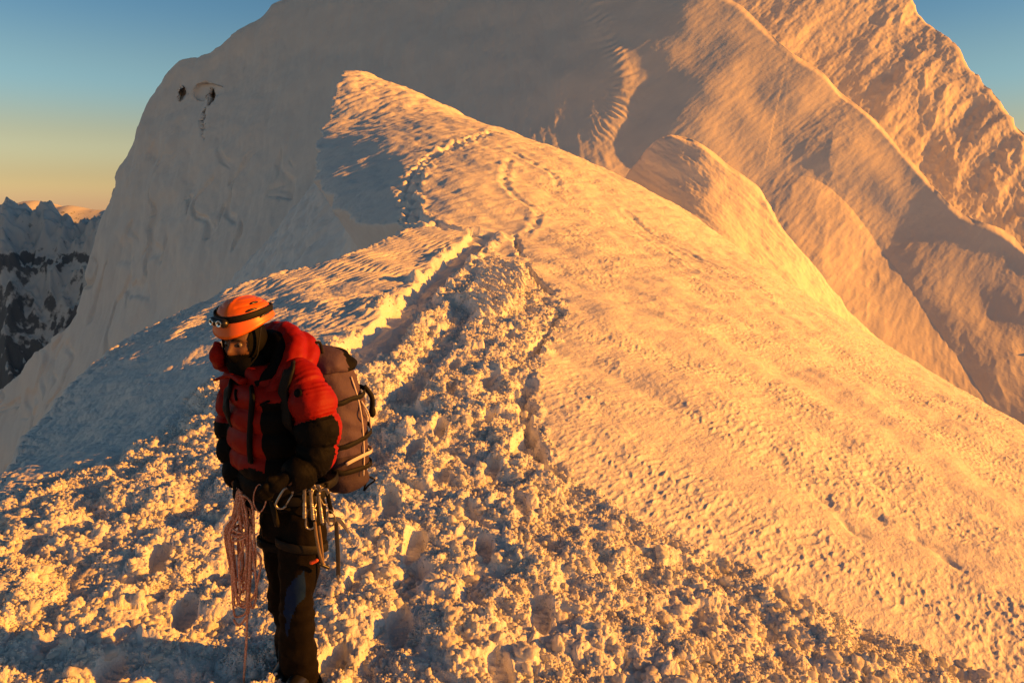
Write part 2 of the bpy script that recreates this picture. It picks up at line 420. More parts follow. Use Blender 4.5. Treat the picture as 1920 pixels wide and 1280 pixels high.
me = bpy.data.meshes.new('snow_rubble'); me.vertices.add(len(cv)); me.vertices.foreach_set('co', cv.reshape(-1).astype(np.float32))
me.loops.add(len(cf) * 3); me.loops.foreach_set('vertex_index', cf.reshape(-1).astype(np.int32))
me.polygons.add(len(cf)); me.polygons.foreach_set('loop_start', np.arange(0, len(cf) * 3, 3, dtype=np.int32)); me.polygons.foreach_set('use_smooth', np.ones(len(cf), bool))
me.update(calc_edges=True)
CRUMB_SNOW = snow_mat('loose snow crumbs', (.87, .87, .87), [(14, .5), (60, .4), (160, .35)], .5, .02)
nt_ = CRUMB_SNOW.node_tree; pb = nt_.nodes['Principled BSDF']; out_n = [n for n in nt_.nodes if n.type == 'OUTPUT_MATERIAL'][0]
tr_ = nt_.nodes.new('ShaderNodeBsdfTranslucent'); tr_.inputs[0].default_value = (.87, .87, .87, 1)
mx_ = nt_.nodes.new('ShaderNodeMixShader'); mx_.inputs[0].default_value = .26
nt_.links.new(pb.outputs[0], mx_.inputs[1]); nt_.links.new(tr_.outputs[0], mx_.inputs[2]); nt_.links.new(mx_.outputs[0], out_n.inputs[0])
me.materials.append(CRUMB_SNOW)
crumbs = bpy.data.objects.new('snow_rubble', me); C.objects.link(crumbs)
crumbs['kind'] = 'stuff'; crumbs['label'] = 'loose crumbs of broken snow crust strewn over the trodden track'; crumbs['category'] = 'snow rubble'

# ================================================================ big mountain behind
def sheet(name, top, bottom, CPS, px0, px1, nc, nr, mat, rough, back, smooth=2.0, extra=None, crest_noise=0.0):
    tp = smooth_pl(top, 5); bt = np.asarray(bottom, float)
    px = np.linspace(px0, px1, nc)
    ty = np.interp(px, tp[:, 0], tp[:, 1]); by = np.interp(px, bt[:, 0], bt[:, 1])
    v = np.linspace(0, 1, nr) ** .85
    PX = np.broadcast_to(px[None], (nr, nc)).copy()
    PY = by[None] + (ty - by)[None] * v[:, None]
    cp = np.array(CPS, float)
    f = tps(cp[:, :2] / 500, cp[:, 2], smooth)
    D = f(PX / 500, PY / 500)
    if extra is not None: D = D + extra(PX, PY)
    D = D + np.where(PX > 1200, 1.1, .6) * sstep(.978, 1.0, v)[:, None] ** 2 * np.clip(.55 + 1.3 * perlin(PX / 60, PX * 0, 95), .1, 1.3)
    P = W(PX.reshape(-1), PY.reshape(-1), D.reshape(-1)).reshape(nr, nc, 3)
    n = normals(P); n *= -np.sign(n[..., 1:2] + 1e-9)
    P = P + n * rough(PX, PY, P)[..., None]
    # carry the surface over the skyline and down the far side
    tail = []
    for t in np.linspace(0, 1, 14)[1:]:
        q = P[-1].copy(); q[:, 1] += back * t; q[:, 2] -= back * (.25 * t + 1.5 * t * t); tail.append(q)
    P = np.concatenate([P, np.array(tail)], 0)
    return structure(grid_mesh(name, P, mat))

SNOW_FAR = snow_mat('wind packed snow', (.85, .81, .78), [(.9, .6), (3.5, .35), (11, .15)], .22, .22)

def ridge_bump(PX, PY, pl, w, side=0):
    d, t, s = polydist(PX, PY, pl)
    return d, t, s
L2 = smooth_pl([(1330,300),(1430,330),(1540,350),(1640,445),(1720,560),(1800,680),(1880,800)], 4)
RIPPLE = smooth_pl([(1085,-40),(1130,60),(1170,150),(1150,220),(1095,270)], 4)
HOLES = [(338,174,7,11,4.5),(396,186,7,17,4.0),(388,170,26,14,1.6),(386,232,5,34,1.3),(1618,90,9,7,2.0)]
def extra1(PX, PY):
    e = 0 * PX
    d, t, s = polydist(PX, PY, L2)
    m = sstep(20, 160, t)
    e += m * 1.3 * np.where(s > 0, np.exp(-d / 150.0), np.exp(-d / 90.0))
    for hx, hy, rx, ry, dp in HOLES:
        r = ((PX - hx + 4 * perlin(PX / 14, PY / 14, 3)) / rx) ** 2 + ((PY - hy + 4 * perlin(PX / 14, PY / 14, 4)) / ry) ** 2
        e += dp * (1 - sstep(.45, 1.2, r))
    return e
def rough1(PX, PY, P):
    x, z = P[..., 0], P[..., 2]; y = P[..., 1]
    fl = sstep(900, 1300, PX)
    a = x * .80 + z * .60; b = -x * .60 + z * .80       # along / across the fall lines on the right
    r = 0.9 * fbm(x * .05, z * .05, 100, 3)
    r = r + fl * (.7 * fbm(a * .012, b * .055, 111, 3) + .06 * fbm(a * .03, b * .14, 101, 4) + .03 * fbm(a * .2, b * .7, 102, 4))
    r = r + (1 - fl) * (.30 * fbm(x * .22, z * .07, 103, 4) + .05 * fbm(x * 1.1, z * .5, 104, 3))
    r = r + .022 * fbm(a * .5, b * 2.2, 105, 3)
    rs = sstep(1250, 1600, PX) * sstep(.0, .55, fbm(a * .06 + 3, b * .10, 106, 2) + .12)
    r = r + rs * .09 * (ridged(a * .16, b * .38, 107, 4) - 1.0)
    d, t, s = polydist(PX, PY, RIPPLE)
    w = np.exp(-(d / 22.0) ** 2) * sstep(5, 60, t) * sstep(0, 60, t.max() - t)
    r = r + w * (.2 + .075 * np.sin(t / 1.75 + 4.5 * perlin(PX / 45, PY / 45, 108)) * (.6 + .9 * perlin(PX / 30, PY / 18, 109)))
    # broken ice on the left buttress
    lb = (1 - sstep(420, 640, PX)) * sstep(700, 300, PY)
    r = r + lb * .5 * fbm(x * .12, z * .12, 109, 4)
    cr = ridged(x * .09 + .3 * perlin(x * .2, z * .2, 3), z * .045, 110, 3)
    r = r - sstep(1.25, 1.5, cr) * .55 * (1 - sstep(700, 850, PX)) * sstep(230, 330, PY)
    return r
TOP1 = [(-260,900),(-120,800),(0,722),(90,640),(140,590),(172,480),(202,372),(228,310),(258,252),(272,210),(290,168),(320,132),(345,112),(398,100),(440,68),(490,32),(540,-6),(650,-80),(800,-150),(1000,-160),(1180,-75),(1270,-12),(1350,-2),(1420,45),(1480,96),(1560,150),(1650,240),(1740,345),(1800,405),(1880,440),(1960,500),(2200,700)]
BOT1 = [(-260,1250),(0,1060),(300,760),(600,620),(1000,500),(1500,800),(1920,1000),(2200,1200)]
CP1 = [(-100,850,150),(0,800,140),(0,1000,118),(100,720,138),(100,900,112),(200,600,128),(200,800,108),(190,430,150),(300,500,118),(300,700,102),
       (230,330,155),(290,200,156),(350,130,150),(350,300,125),(450,450,106),(450,600,95),(450,110,140),(450,300,114),(540,10,146),(600,200,118),(600,400,99),(600,550,90),
       (700,80,124),(800,-120,150),(800,150,110),(800,350,92),(900,0,126),(950,200,98),(950,400,82),
       (1100,270,90),(1080,120,102),(1090,-60,124),(1150,150,98),(1200,300,86),(1250,60,106),(1300,600,66),(1000,500,76)]
CP1 += [(a, b, 86 - .007 * (a - 1300) - .062 * (b - 300)) for a, b in ((1300,-20),(1350,200),(1400,350),(1400,40),(1480,110),(1500,250),(1550,500),(1600,300),(1650,250),(1700,450),(1750,370),(1800,650),(1880,450),(1950,520),(1900,600),(1950,850),(2200,800),(2100,1050))]
structure(sheet('mountain', TOP1, BOT1, CP1, -240, 2180, 1500, 560, SNOW_FAR, rough1, 45, extra=extra1))

# the shoulder on the far right
def rough2(PX, PY, P):
    x, z = P[..., 0], P[..., 2]
    a = x * .75 + z * .66; b = -x * .66 + z * .75
    r = 1.9 * fbm(a * .010, b * .040, 120, 3) + .22 * fbm(a * .06, b * .3, 121, 4) + .10 * fbm(a * .4, b * .9, 122, 3)
    rg = sstep(1600, 1800, PX + .3 * (300 - PY))
    r = r + rg * .6 * (ridged(a * .05, b * .11, 123, 5) - 1.0) 
    return r
TOP2 = [(1300,-330),(1500,-210),(1640,-70),(1700,-5),(1738,45),(1780,95),(1800,128),(1850,180),(1880,225),(1930,285),(2000,360),(2200,600)]
BOT2 = [(1250,40),(1400,160),(1600,400),(1900,620),(2200,900)]
CP2 = [(a, b, 130 - .009 * (a - 1400) - .085 * (b - 100)) for a, b in ((1300,-300),(1300,0),(1400,-100),(1400,50),(1500,-190),(1560,180),(1600,-80),(1600,60),(1700,20),(1700,150),(1700,330),(1780,110),(1800,230),(1800,400),(1860,200),(1900,330),(1900,500),(1960,330),(2000,450),(2180,600),(2150,850))]
structure(sheet('mountain_shoulder', TOP2, BOT2, CP2, 1290, 2180, 620, 420, SNOW_FAR, rough2, 45))

# the rounded rib beyond the dome's right flank
TOP3 = [(1120,420),(1165,345),(1205,290),(1235,262),(1265,252),(1300,262),(1340,290),(1385,325),(1425,360),(1436,378),(1446,402),(1480,445),(1530,500),(1590,570),(1650,640),(1700,705),(1790,830),(1900,960)]
BOT3 = [(1120,640),(1300,700),(1500,800),(1900,1200)]
CP3 = [(1120,420,50),(1165,345,49),(1120,600,42),(1205,290,46.5),(1235,262,45.5),(1265,252,45),(1210,420,40),(1262,300,40.8),(1262,400,36.6),(1310,330,40.2),(1340,290,44),(1340,420,36.8),(1395,420,39.3),(1425,362,44.5),(1400,560,33),
       (1446,405,43.5),(1480,500,38.0),(1530,500,42.5),(1555,600,37.6),(1590,570,42.2),(1590,700,34.8),(1650,640,42),(1645,720,37.8),(1700,705,42),(1790,830,41),(1750,900,35.5),(1900,1000,38),(1480,760,31)]
def rough3(PX, PY, P):
    x, y, z = P[..., 0], P[..., 1], P[..., 2]
    a = x * .72 - z * .69; b = x * .69 + z * .72
    lowr = sstep(1330, 1480, PX + .3 * (PY - 400))
    r = .22 * fbm(x * .25, z * .25, 140, 3) + .03 * fbm(a * .6, b * 2.2, 141, 4) + .012 * fbm(x * 4, z * 4, 142, 3)
    r = r + lowr * (.10 * (ridged(a * .22, b * .8, 143, 4) - 1) + .05 * fbm(a * .8, b * 2.5, 144, 3))
    return r
structure(sheet('snow_rib', TOP3, BOT3, CP3, 1122, 1895, 620, 300, SNOW_FAR, rough3, 18, smooth=.5))
# ================================================================ far ranges and valley
def rock_snow(name):
    m, nt, b = nmat(name)
    g = N(nt, 'ShaderNodeNewGeometry'); sx = N(nt, 'ShaderNodeSeparateXYZ'); nt.links.new(g.outputs['Normal'], sx.inputs[0])
    n = N(nt, 'ShaderNodeTexNoise'); n.inputs['Scale'].default_value = .012; n.inputs['Detail'].default_value = 8; n.inputs['Roughness'].default_value = .65
    nt.links.new(g.outputs['Position'], n.inputs['Vector'])
    at = N(nt, 'ShaderNodeAttribute', attribute_name='snow')
    a = N(nt, 'ShaderNodeMath', operation='ADD'); nt.links.new(n.outputs['Fac'], a.inputs[0]); nt.links.new(at.outputs['Fac'], a.inputs[1])
    cr = N(nt, 'ShaderNodeValToRGB'); cr.color_ramp.elements[0].position = .93; cr.color_ramp.elements[1].position = 1.05
    cr.color_ramp.elements[0].position = .90; cr.color_ramp.elements[1].position = 1.0
    cr.color_ramp.elements[0].color = (.13, .155, .19, 1); cr.color_ramp.elements[1].color = (.62, .66, .70, 1)  # rock lightened and blued, with distance haze put into its colour
    nt.links.new(a.outputs[0], cr.inputs[0]); nt.links.new(cr.outputs[0], b.inputs['Base Color']); b.inputs['Roughness'].default_value = .85
    return m
ROCK = rock_snow('snowy rock')
def range_mesh(name, y0, y1, x0, x1, nx, ny, hf):
    xs = np.linspace(x0, x1, nx); ys = np.linspace(y0, y1, ny)
    X, Y = np.meshgrid(xs, ys); Z, S = hf(X, Y)
    P = np.stack([X, Y, Z], -1)
    n = normals(P); nz = np.abs(n[..., 2])
    S = S + .9 * (nz - .55)
    return structure(grid_mesh(name, P, ROCK, {'snow': S}))
def hf_near(X, Y):
    env = np.exp(-((Y - 5200) / 900) ** 2)
    u = X + .35 * (Y - 5200)
    pk = np.interp(X / Y * F + 960, [-900, -500, -260, -100, 0, 28, 70, 95, 130, 165, 195, 215, 260, 500], [372, 360, 340, 380, 385, 374, 392, 379, 396, 400, 380, 392, 410, 480])
    zt = (390 - pk) / F * 5200
    rg = ridged(X * .0016, Y * .0011, 200, 6)
    z = -2300 + (2300 + zt) * np.clip(env, 0, 1) ** .75 + (rg - 1.25) * 330 * (.35 + .65 * (1 - env ** 3)) + 55 * (ridged(X * .008, Y * .006, 201, 4) - 1.2)
    snow = .70 + .00045 * np.clip(z + 500, -900, 300) + .22 * fbm(X * .0015, Y * .0015, 202, 3) - .3 * np.exp(-((z + 330) / 60) ** 2)
    return z, snow
range_mesh('distant_mountains', 2600, 6600, -6200, -1400, 520, 460, hf_near)
def hf_far(X, Y):
    env = np.exp(-((Y - 15000) / 2200) ** 2)
    z = -2600 + (2600 + 15 + 160 * fbm(X * .0007, Y * .0002, 210, 4)) * env + 300 * (ridged(X * .0007, Y * .0005, 211, 5) - 1.2) * (1 - env)
    return z, .25 + 0 * z
range_mesh('far_mountains', 11500, 18500, -20000, 20000, 500, 120, hf_far)
def hf_shade(X, Y):
    env = np.exp(-((X + 700) / 420) ** 2)
    z = -2400 + (2400 + 780 + 50 * fbm(X * .004, Y * .004, 230, 3)) * env ** .8 + 150 * (ridged(X * .003, Y * .003, 231, 4) - 1.2) * (1 - env)
    return z, .5 + 0 * z
range_mesh('shade_ridge', 3000, 6200, -1700, 300, 160, 200, hf_shade)  # unseen ridge, added to throw shade over the distant range
# valley floor as one sheet out to the horizon
m, nt, b = nmat('valley rock'); b.inputs['Base Color'].default_value = (.05, .055, .065, 1); b.inputs['Roughness'].default_value = .9
g = N(nt, 'ShaderNodeNewGeometry'); n_ = N(nt, 'ShaderNodeTexNoise'); n_.inputs['Scale'].default_value = .002; n_.inputs['Detail'].default_value = 8
nt.links.new(g.outputs['Position'], n_.inputs['Vector']); cr = N(nt, 'ShaderNodeValToRGB')
cr.color_ramp.elements[0].color = (.03, .035, .04, 1); cr.color_ramp.elements[1].color = (.12, .13, .15, 1)
nt.links.new(n_.outputs['Fac'], cr.inputs[0]); nt.links.new(cr.outputs[0], b.inputs['Base Color'])
xs = np.linspace(-60000, 60000, 60); X, Y = np.meshgrid(xs, xs)
structure(grid_mesh('valley', np.stack([X, Y, -2400 + 120 * fbm(X * .0002, Y * .0002, 220, 3)], -1), m))

# ================================================================ light, sky, camera
SUN_EL, SUN_AZ = math.radians(13.5), math.radians(94)   # azimuth clockwise from +Y (view direction)
sd = Vector((math.cos(SUN_EL) * math.sin(SUN_AZ), math.cos(SUN_EL) * math.cos(SUN_AZ), math.sin(SUN_EL)))
sun = bpy.data.lights.new('sun', 'SUN'); sun.energy = 5.0; sun.angle = math.radians(.55); sun.color = (1.0, .335, .02)
so = bpy.data.objects.new('sun', sun); C.objects.link(so); so.rotation_euler = sd.to_track_quat('Z', 'Y').to_euler(); so.location = (60, -15, 40)
w = bpy.data.worlds.new('World'); bpy.context.scene.world = w; w.use_nodes = True
nt = w.node_tree; bg = nt.nodes['Background']
sky = nt.nodes.new('ShaderNodeTexSky'); sky.sky_type = 'NISHITA'; sky.sun_disc = False
sky.sun_elevation = SUN_EL; sky.sun_rotation = SUN_AZ; sky.altitude = 3000; sky.air_density = 1.0; sky.dust_density = 1.6; sky.ozone_density = 3.0
geo = nt.nodes.new('ShaderNodeTexCoord'); sep = nt.nodes.new('ShaderNodeSeparateXYZ'); nt.links.new(geo.outputs['Generated'], sep.inputs[0])
tint = nt.nodes.new('ShaderNodeValToRGB'); tint.color_ramp.interpolation = 'EASE'
el = tint.color_ramp.elements
for p_, c_ in ((0.0, (.66, .35, .21)), (.030, (.80, .43, .20)), (.075, (.98, .57, .27)), (.15, (.80, .72, .48)), (.25, (.54, .64, .53)), (.6, (.32, .31, .22))):
    e_ = el[0] if p_ == 0 else el[1] if p_ == .030 else el.new(p_)
    e_.position = p_; e_.color = (*[v * 1.0 for v in c_], 1)
nt.links.new(sep.outputs['Z'], tint.inputs[0])
mul = nt.nodes.new('ShaderNodeMix'); mul.data_type = 'RGBA'; mul.blend_type = 'MULTIPLY'; mul.inputs[0].default_value = 1
nt.links.new(sky.outputs[0], mul.inputs[6]); nt.links.new(tint.outputs[0], mul.inputs[7])
# added warm fill: low sky behind the camera brightened to lift shaded faces
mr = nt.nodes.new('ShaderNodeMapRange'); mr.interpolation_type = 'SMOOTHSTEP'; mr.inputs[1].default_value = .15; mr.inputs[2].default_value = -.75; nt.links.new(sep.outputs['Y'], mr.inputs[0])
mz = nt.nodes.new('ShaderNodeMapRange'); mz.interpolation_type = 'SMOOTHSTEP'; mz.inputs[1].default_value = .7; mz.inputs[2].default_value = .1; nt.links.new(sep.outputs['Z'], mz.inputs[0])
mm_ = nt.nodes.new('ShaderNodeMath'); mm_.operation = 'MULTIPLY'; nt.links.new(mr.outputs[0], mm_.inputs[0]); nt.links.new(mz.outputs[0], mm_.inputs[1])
warm_fill = nt.nodes.new('ShaderNodeMix'); warm_fill.data_type = 'RGBA'; warm_fill.blend_type = 'MULTIPLY'; nt.links.new(mm_.outputs[0], warm_fill.inputs[0])
nt.links.new(mul.outputs[2], warm_fill.inputs[6]); warm_fill.inputs[7].default_value = (1.7, 1.2, .9, 1)
nt.links.new(warm_fill.outputs[2], bg.inputs[0]); bg.inputs[1].default_value = .11
cam = bpy.data.cameras.new('camera'); cam.sensor_width = 36; cam.lens = F / 1920 * 36; cam.clip_start = .05; cam.clip_end = 120000
co = bpy.data.objects.new('camera', cam); C.objects.link(co); co.location = (0, 0, ZC); co.rotation_euler = (math.pi / 2 - TH, 0, 0)
bpy.context.scene.camera = co
vs = bpy.context.scene.view_settings; vs.view_transform = 'Standard'; vs.look = 'None'; vs.exposure = .85; vs.gamma = 1
# ================================================================ the climber and what he carries
Y0 = 3.15
def K(px, py, d=0.0): return V(px, py, Y0 + d)
FOOT = Vector((K(560, 1345).x, Y0, 0.0))

def fabric(name, col, rough=.55, bump=.25, scale=160, sheen=.0, spec=.4):
    m, nt, b = nmat(name)
    b.inputs['Base Color'].default_value = (*col, 1); b.inputs['Roughness'].default_value = rough
    b.inputs['Specular IOR Level'].default_value = spec
    tc = N(nt, 'ShaderNodeTexCoord'); n = N(nt, 'ShaderNodeTexNoise'); n.inputs['Scale'].default_value = scale; n.inputs['Detail'].default_value = 3
    n2 = N(nt, 'ShaderNodeTexNoise'); n2.inputs['Scale'].default_value = 18; n2.inputs['Detail'].default_value = 4
    nt.links.new(tc.outputs['Object'], n.inputs['Vector']); nt.links.new(tc.outputs['Object'], n2.inputs['Vector'])
    a = N(nt, 'ShaderNodeMath', operation='MULTIPLY_ADD'); a.inputs[1].default_value = 4.0
    nt.links.new(n2.outputs['Fac'], a.inputs[0]); nt.links.new(n.outputs['Fac'], a.inputs[2])
    bp = N(nt, 'ShaderNodeBump'); bp.inputs['Strength'].default_value = bump; bp.inputs['Distance'].default_value = .004
    nt.links.new(a.outputs[0], bp.inputs['Height']); nt.links.new(bp.outputs[0], b.inputs['Normal'])
    return m
def metal(name, col, rough=.3):
    m, nt, b = nmat(name); b.inputs['Base Color'].default_value = (*col, 1); b.inputs['Metallic'].default_value = 1
    tc = N(nt, 'ShaderNodeTexCoord'); n = N(nt, 'ShaderNodeTexNoise'); n.inputs['Scale'].default_value = 120
    nt.links.new(tc.outputs['Object'], n.inputs['Vector'])
    mr = N(nt, 'ShaderNodeMapRange'); mr.inputs['To Min'].default_value = rough * .7; mr.inputs['To Max'].default_value = rough * 1.5
    nt.links.new(n.outputs['Fac'], mr.inputs['Value']); nt.links.new(mr.outputs[0], b.inputs['Roughness'])
    return m
RED = fabric('red nylon', (.24, .004, .001), .62, .12, spec=.2)
BLACK = fabric('black nylon', (.003, .003, .0035), .7, .3, spec=.10)
DARK = fabric('dark trouser cloth', (.006, .0045, .0035), .8, .35, spec=.10)
BLUE = fabric('blue trouser panel', (.004, .018, .07), .75, .3, spec=.12)
MAUVE = fabric('grey mauve pack cloth', (.085, .058, .092), .75, .4, spec=.25)
MAUVE2 = fabric('dark mauve pack cloth', (.045, .03, .047), .75, .4, spec=.25)
WEB = fabric('black webbing', (.005, .005, .0055), .7, .3, 300, spec=.25)
PALE = fabric('pale piping', (.55, .5, .48), .6, .1)
ORANGE = fabric('orange helmet shell', (.80, .145, .006), .42, .05, spec=.5)
PLASTIC = fabric('black plastic', (.012, .012, .013), .35, .05, spec=.5)
LENS = metal('lamp reflector', (.85, .85, .85), .2)
STEEL = metal('scuffed steel', (.36, .35, .34), .35)
ALLOY = metal('grey alloy', (.28, .26, .25), .4)
SKIN = fabric('weathered skin', (.11, .052, .03), .55, .15)
HAIR = fabric('dark brow hair', (.012, .009, .008), .7, .1)
EYE = fabric('eye', (.16, .14, .125), .15, .0)
IRIS = fabric('dark iris', (.02, .013, .01), .1, .0)
def rope_mat():
    m, nt, b = nmat('braided rope')
    tc = N(nt, 'ShaderNodeTexCoord'); w_ = N(nt, 'ShaderNodeTexVoronoi'); w_.inputs['Scale'].default_value = 170
    nt.links.new(tc.outputs['Object'], w_.inputs['Vector']); cr = N(nt, 'ShaderNodeValToRGB')
    cr.color_ramp.elements[0].position = .25; cr.color_ramp.elements[1].position = .6
    cr.color_ramp.elements[0].color = (.88, .56, .42, 1); cr.color_ramp.elements[1].color = (.55, .20, .12, 1)
    nt.links.new(w_.outputs['Distance'], cr.inputs[0]); nt.links.new(cr.outputs[0], b.inputs['Base Color']); b.inputs['Roughness'].default_value = .8
    bp = N(nt, 'ShaderNodeBump'); bp.inputs['Strength'].default_value = .5; bp.inputs['Distance'].default_value = .001
    nt.links.new(w_.outputs['Distance'], bp.inputs['Height']); nt.links.new(bp.outputs[0], b.inputs['Normal'])
    return m
ROPE = rope_mat()

# ---- mesh builders: every builder returns (vertices, faces)
def join(*parts):
    v = []; f = []; n = 0
    for a, b in parts:
        v.append(np.asarray(a, float)); f += [tuple(i + n for i in q) for q in b]; n += len(a)
    return np.concatenate(v), f
def loft(rings, seg=28, e=2.0, caps=True):
    """rings: centre, half axis, half axis"""
    v = []; t = np.linspace(0, 2 * math.pi, seg, endpoint=False)
    c, s = np.cos(t), np.sin(t)
    c = np.sign(c) * np.abs(c) ** (2 / e); s = np.sign(s) * np.abs(s) ** (2 / e)
    for o, a, b in rings:
        v.append(np.array(o)[None] + c[:, None] * np.array(a)[None] + s[:, None] * np.array(b)[None])
    f = []
    for i in range(len(rings) - 1):
        for j in range(seg):
            k = (j + 1) % seg
            f.append((i * seg + j, i * seg + k, (i + 1) * seg + k, (i + 1) * seg + j))
    if caps:
        f.append(tuple(range(seg))[::-1]); f.append(tuple((len(rings) - 1) * seg + j for j in range(seg)))
    return np.concatenate(v), f
def resample(pts, n, closed=False):
    p = np.array([list(q) for q in pts], float)
    if closed: p = np.vstack([p[-1:], p, p[:2]])
    s = smooth_pl(p, 10)
    if closed: s = s[10:-10]
    L = np.concatenate([[0], np.cumsum(np.linalg.norm(np.diff(s[:, :3], axis=0), axis=1))])
    u = np.linspace(0, L[-1], n, endpoint=not closed)
    return np.stack([np.interp(u, L, s[:, i]) for i in range(s.shape[1])], -1)
def sweep(pts, r, seg=10, closed=False, flat=None, up=None, caps=True):
    """tube along points; r number or list; flat=(a,b) gives a ribbon section in which b lies along `up`"""
    p = np.asarray(pts, float)[:, :3]; n = len(p)
    r = np.full(n, r) if np.isscalar(r) else np.asarray(r, float)
    t = np.gradient(p, axis=0)
    if closed: t = np.roll(p, -1, 0) - np.roll(p, 1, 0)
    t /= np.linalg.norm(t, axis=1, keepdims=True) + 1e-12
    ref = np.array(up if up is not None else ((0, 0, 1) if abs(t[0, 2]) < .8 else (0, 1, 0)), float)
    rings = []; 
    a = None
    for i in range(n):
        if up is not None or a is None:
            a = ref - t[i] * ref.dot(t[i])
            if np.linalg.norm(a) < 1e-4: a = np.array((1, 0, 0.)) - t[i] * t[i][0]
        else: a = a - t[i] * a.dot(t[i])
        a /= np.linalg.norm(a); b = np.cross(t[i], a)
        k = flat or (1, 1)
        rings.append((p[i], b * r[i] * k[0], a * r[i] * k[1]))
    v, f = loft(rings, seg, 2.0 if not flat else 4.0, caps and not closed)
    if closed:
        o = (n - 1) * seg
        for j in range(seg): f.append((o + j, o + (j + 1) % seg, (j + 1) % seg, j))
    return v, f
def limb(spec, n=26, seg=24):
    """spec rows: px, py, depth offset, radius"""
    q = resample([list(K(a, b, c)) + [r] for a, b, c, r in spec], n)
    # rounded ends
    return sweep(q[:, :3], q[:, 3], seg)
def ball(c, r, sub=3):
    v, f = ico(sub); return v * np.array(r) + np.array(c), [tuple(x) for x in f]
def capsule(a, b, ra, rb, n=9, seg=12):
    a = np.array(a, float); b = np.array(b, float)
    return join(sweep(np.linspace(a, b, n), np.linspace(ra, rb, n), seg), ball(a, ra * .995, 2), ball(b, rb * .995, 2))
def to_obj(name, geo, mats, parent=None, smooth=True, mat_idx=None, origin=None):
    v, f = geo
    org = np.array(origin if origin is not None else (parent_world(parent) if parent else (0, 0, 0)), float)
    me = bpy.data.meshes.new(name); me.from_pydata((np.asarray(v) - org).tolist(), [], [tuple(int(i) for i in q) for q in f])
    for m in (mats if isinstance(mats, (list, tuple)) else [mats]): me.materials.append(m)
    if smooth: me.polygons.foreach_set('use_smooth', np.ones(len(me.polygons), bool))
    if mat_idx is not None: me.polygons.foreach_set('material_index', np.asarray(mat_idx, np.int32))
    me.update()
    o = bpy.data.objects.new(name, me); C.objects.link(o)
    if parent is not None: o.parent = parent; o.location = Vector(org) - Vector(parent_world(parent))
    else: o.location = org
    return o
def parent_world(o):
    p = Vector((0, 0, 0))
    while o is not None: p += o.location; o = o.parent
    return tuple(p)
def thing(name, label, cat, loc, group=None):
    o = bpy.data.objects.new(name, None); C.objects.link(o); o.location = loc; o.empty_display_size = .1
    o['label'] = label; o['category'] = cat
    if group: o['group'] = group
    return o
def fuse(geo, voxel, smooth=6):
    """weld overlapping closed shapes into one skin"""
    v, f = geo
    me = bpy.data.meshes.new('weld'); me.from_pydata(np.asarray(v).tolist(), [], [tuple(int(i) for i in q) for q in f])
    o = bpy.data.objects.new('weld', me); C.objects.link(o)
    r = o.modifiers.new('r', 'REMESH'); r.mode = 'VOXEL'; r.voxel_size = voxel
    if smooth: s_ = o.modifiers.new('s', 'SMOOTH'); s_.factor = .5; s_.iterations = smooth
    dg = bpy.context.evaluated_depsgraph_get(); dg.update()
    em = o.evaluated_get(dg).to_mesh()
    n = len(em.vertices); co = np.empty(n * 3, np.float32); em.vertices.foreach_get('co', co)
    no = np.empty(n * 3, np.float32); em.vertices.foreach_get('normal', no)
    fs = [tuple(p.vertices) for p in em.polygons]
    o.evaluated_get(dg).to_mesh_clear(); bpy.data.objects.remove(o); bpy.data.meshes.remove(me)
    return co.reshape(-1, 3).astype(float), fs, no.reshape(-1, 3).astype(float)
def centres(v, f): return np.array([np.mean(v[list(q)], 0) for q in f])
def topx(v):
    d = v - np.array([0, 0, ZC]); y = d[:, 1] * ct - d[:, 2] * st; z = d[:, 1] * st + d[:, 2] * ct
    return 960 + F * d[:, 0] / y, 640 - F * z / y
def n3(v, s, seed):          # cheap 3-D wobble from three planes
    return (perlin(v[:, 0] * s, v[:, 1] * s + 3.1, seed) + perlin(v[:, 1] * s, v[:, 2] * s + 7.7, seed + 1) + perlin(v[:, 2] * s, v[:, 0] * s + 1.3, seed + 2)) / 1.7

YAW = math.radians(40)
FR = np.array([-math.sin(YAW), -math.cos(YAW), 0])      # the way his chest faces
LT = np.array([math.cos(YAW), -math.sin(YAW), 0])       # towards his left hand
UP = np.array([0, 0, 1.0])

climber = thing('person', 'climber in red and black down jacket and orange helmet standing on the snow ridge', 'person', FOOT)

# ---- head: local x to the picture's right, -y forward, z up, then turned and bowed
HY, HP = math.radians(-19), math.radians(3)
FZ = np.array([0, 0, -.043])
HM = np.array(Matrix.Rotation(HY, 3, 'Z') @ Matrix.Rotation(HP, 3, 'X'))
HC = np.array(K(459, 622, .02))
def head(v): return np.asarray(v) @ HM.T + HC
def g2(v, cx, cz, sx, sz): return np.exp(-((v[:, 0] - cx) / sx) ** 2 - ((v[:, 2] - cz) / sz) ** 2) * (v[:, 1] < 0)
hv, hf = ico(5)
u = hv.copy()
hd = u * np.array([.076, .098, .118])
jaw = sstep(.0, -.11, hd[:, 2]); hd[:, 0] *= 1 - .28 * jaw; hd[:, 1] *= 1 - .10 * jaw * (hd[:, 1] > 0)
fr = hd[:, 1] < 0
hd[:, 1] -= .024 * g2(hd, 0, -.028, .013, .018) + .014 * g2(hd, 0, -.005, .010, .028)          # nose
hd[:, 1] += .013 * (g2(hd, .031, .006, .019, .012) + g2(hd, -.031, .006, .019, .012))            # eye sockets
hd[:, 1] -= .006 * (g2(hd, .03, .027, .026, .009) + g2(hd, -.03, .027, .026, .009))              # brows
hd[:, 1] -= .007 * (g2(hd, .043, -.024, .018, .016) + g2(hd, -.043, -.024, .018, .016))          # cheekbones
hd[:, 1] -= .006 * g2(hd, 0, -.066, .022, .007) + .007 * g2(hd, 0, -.098, .02, .014)            # lips, chin
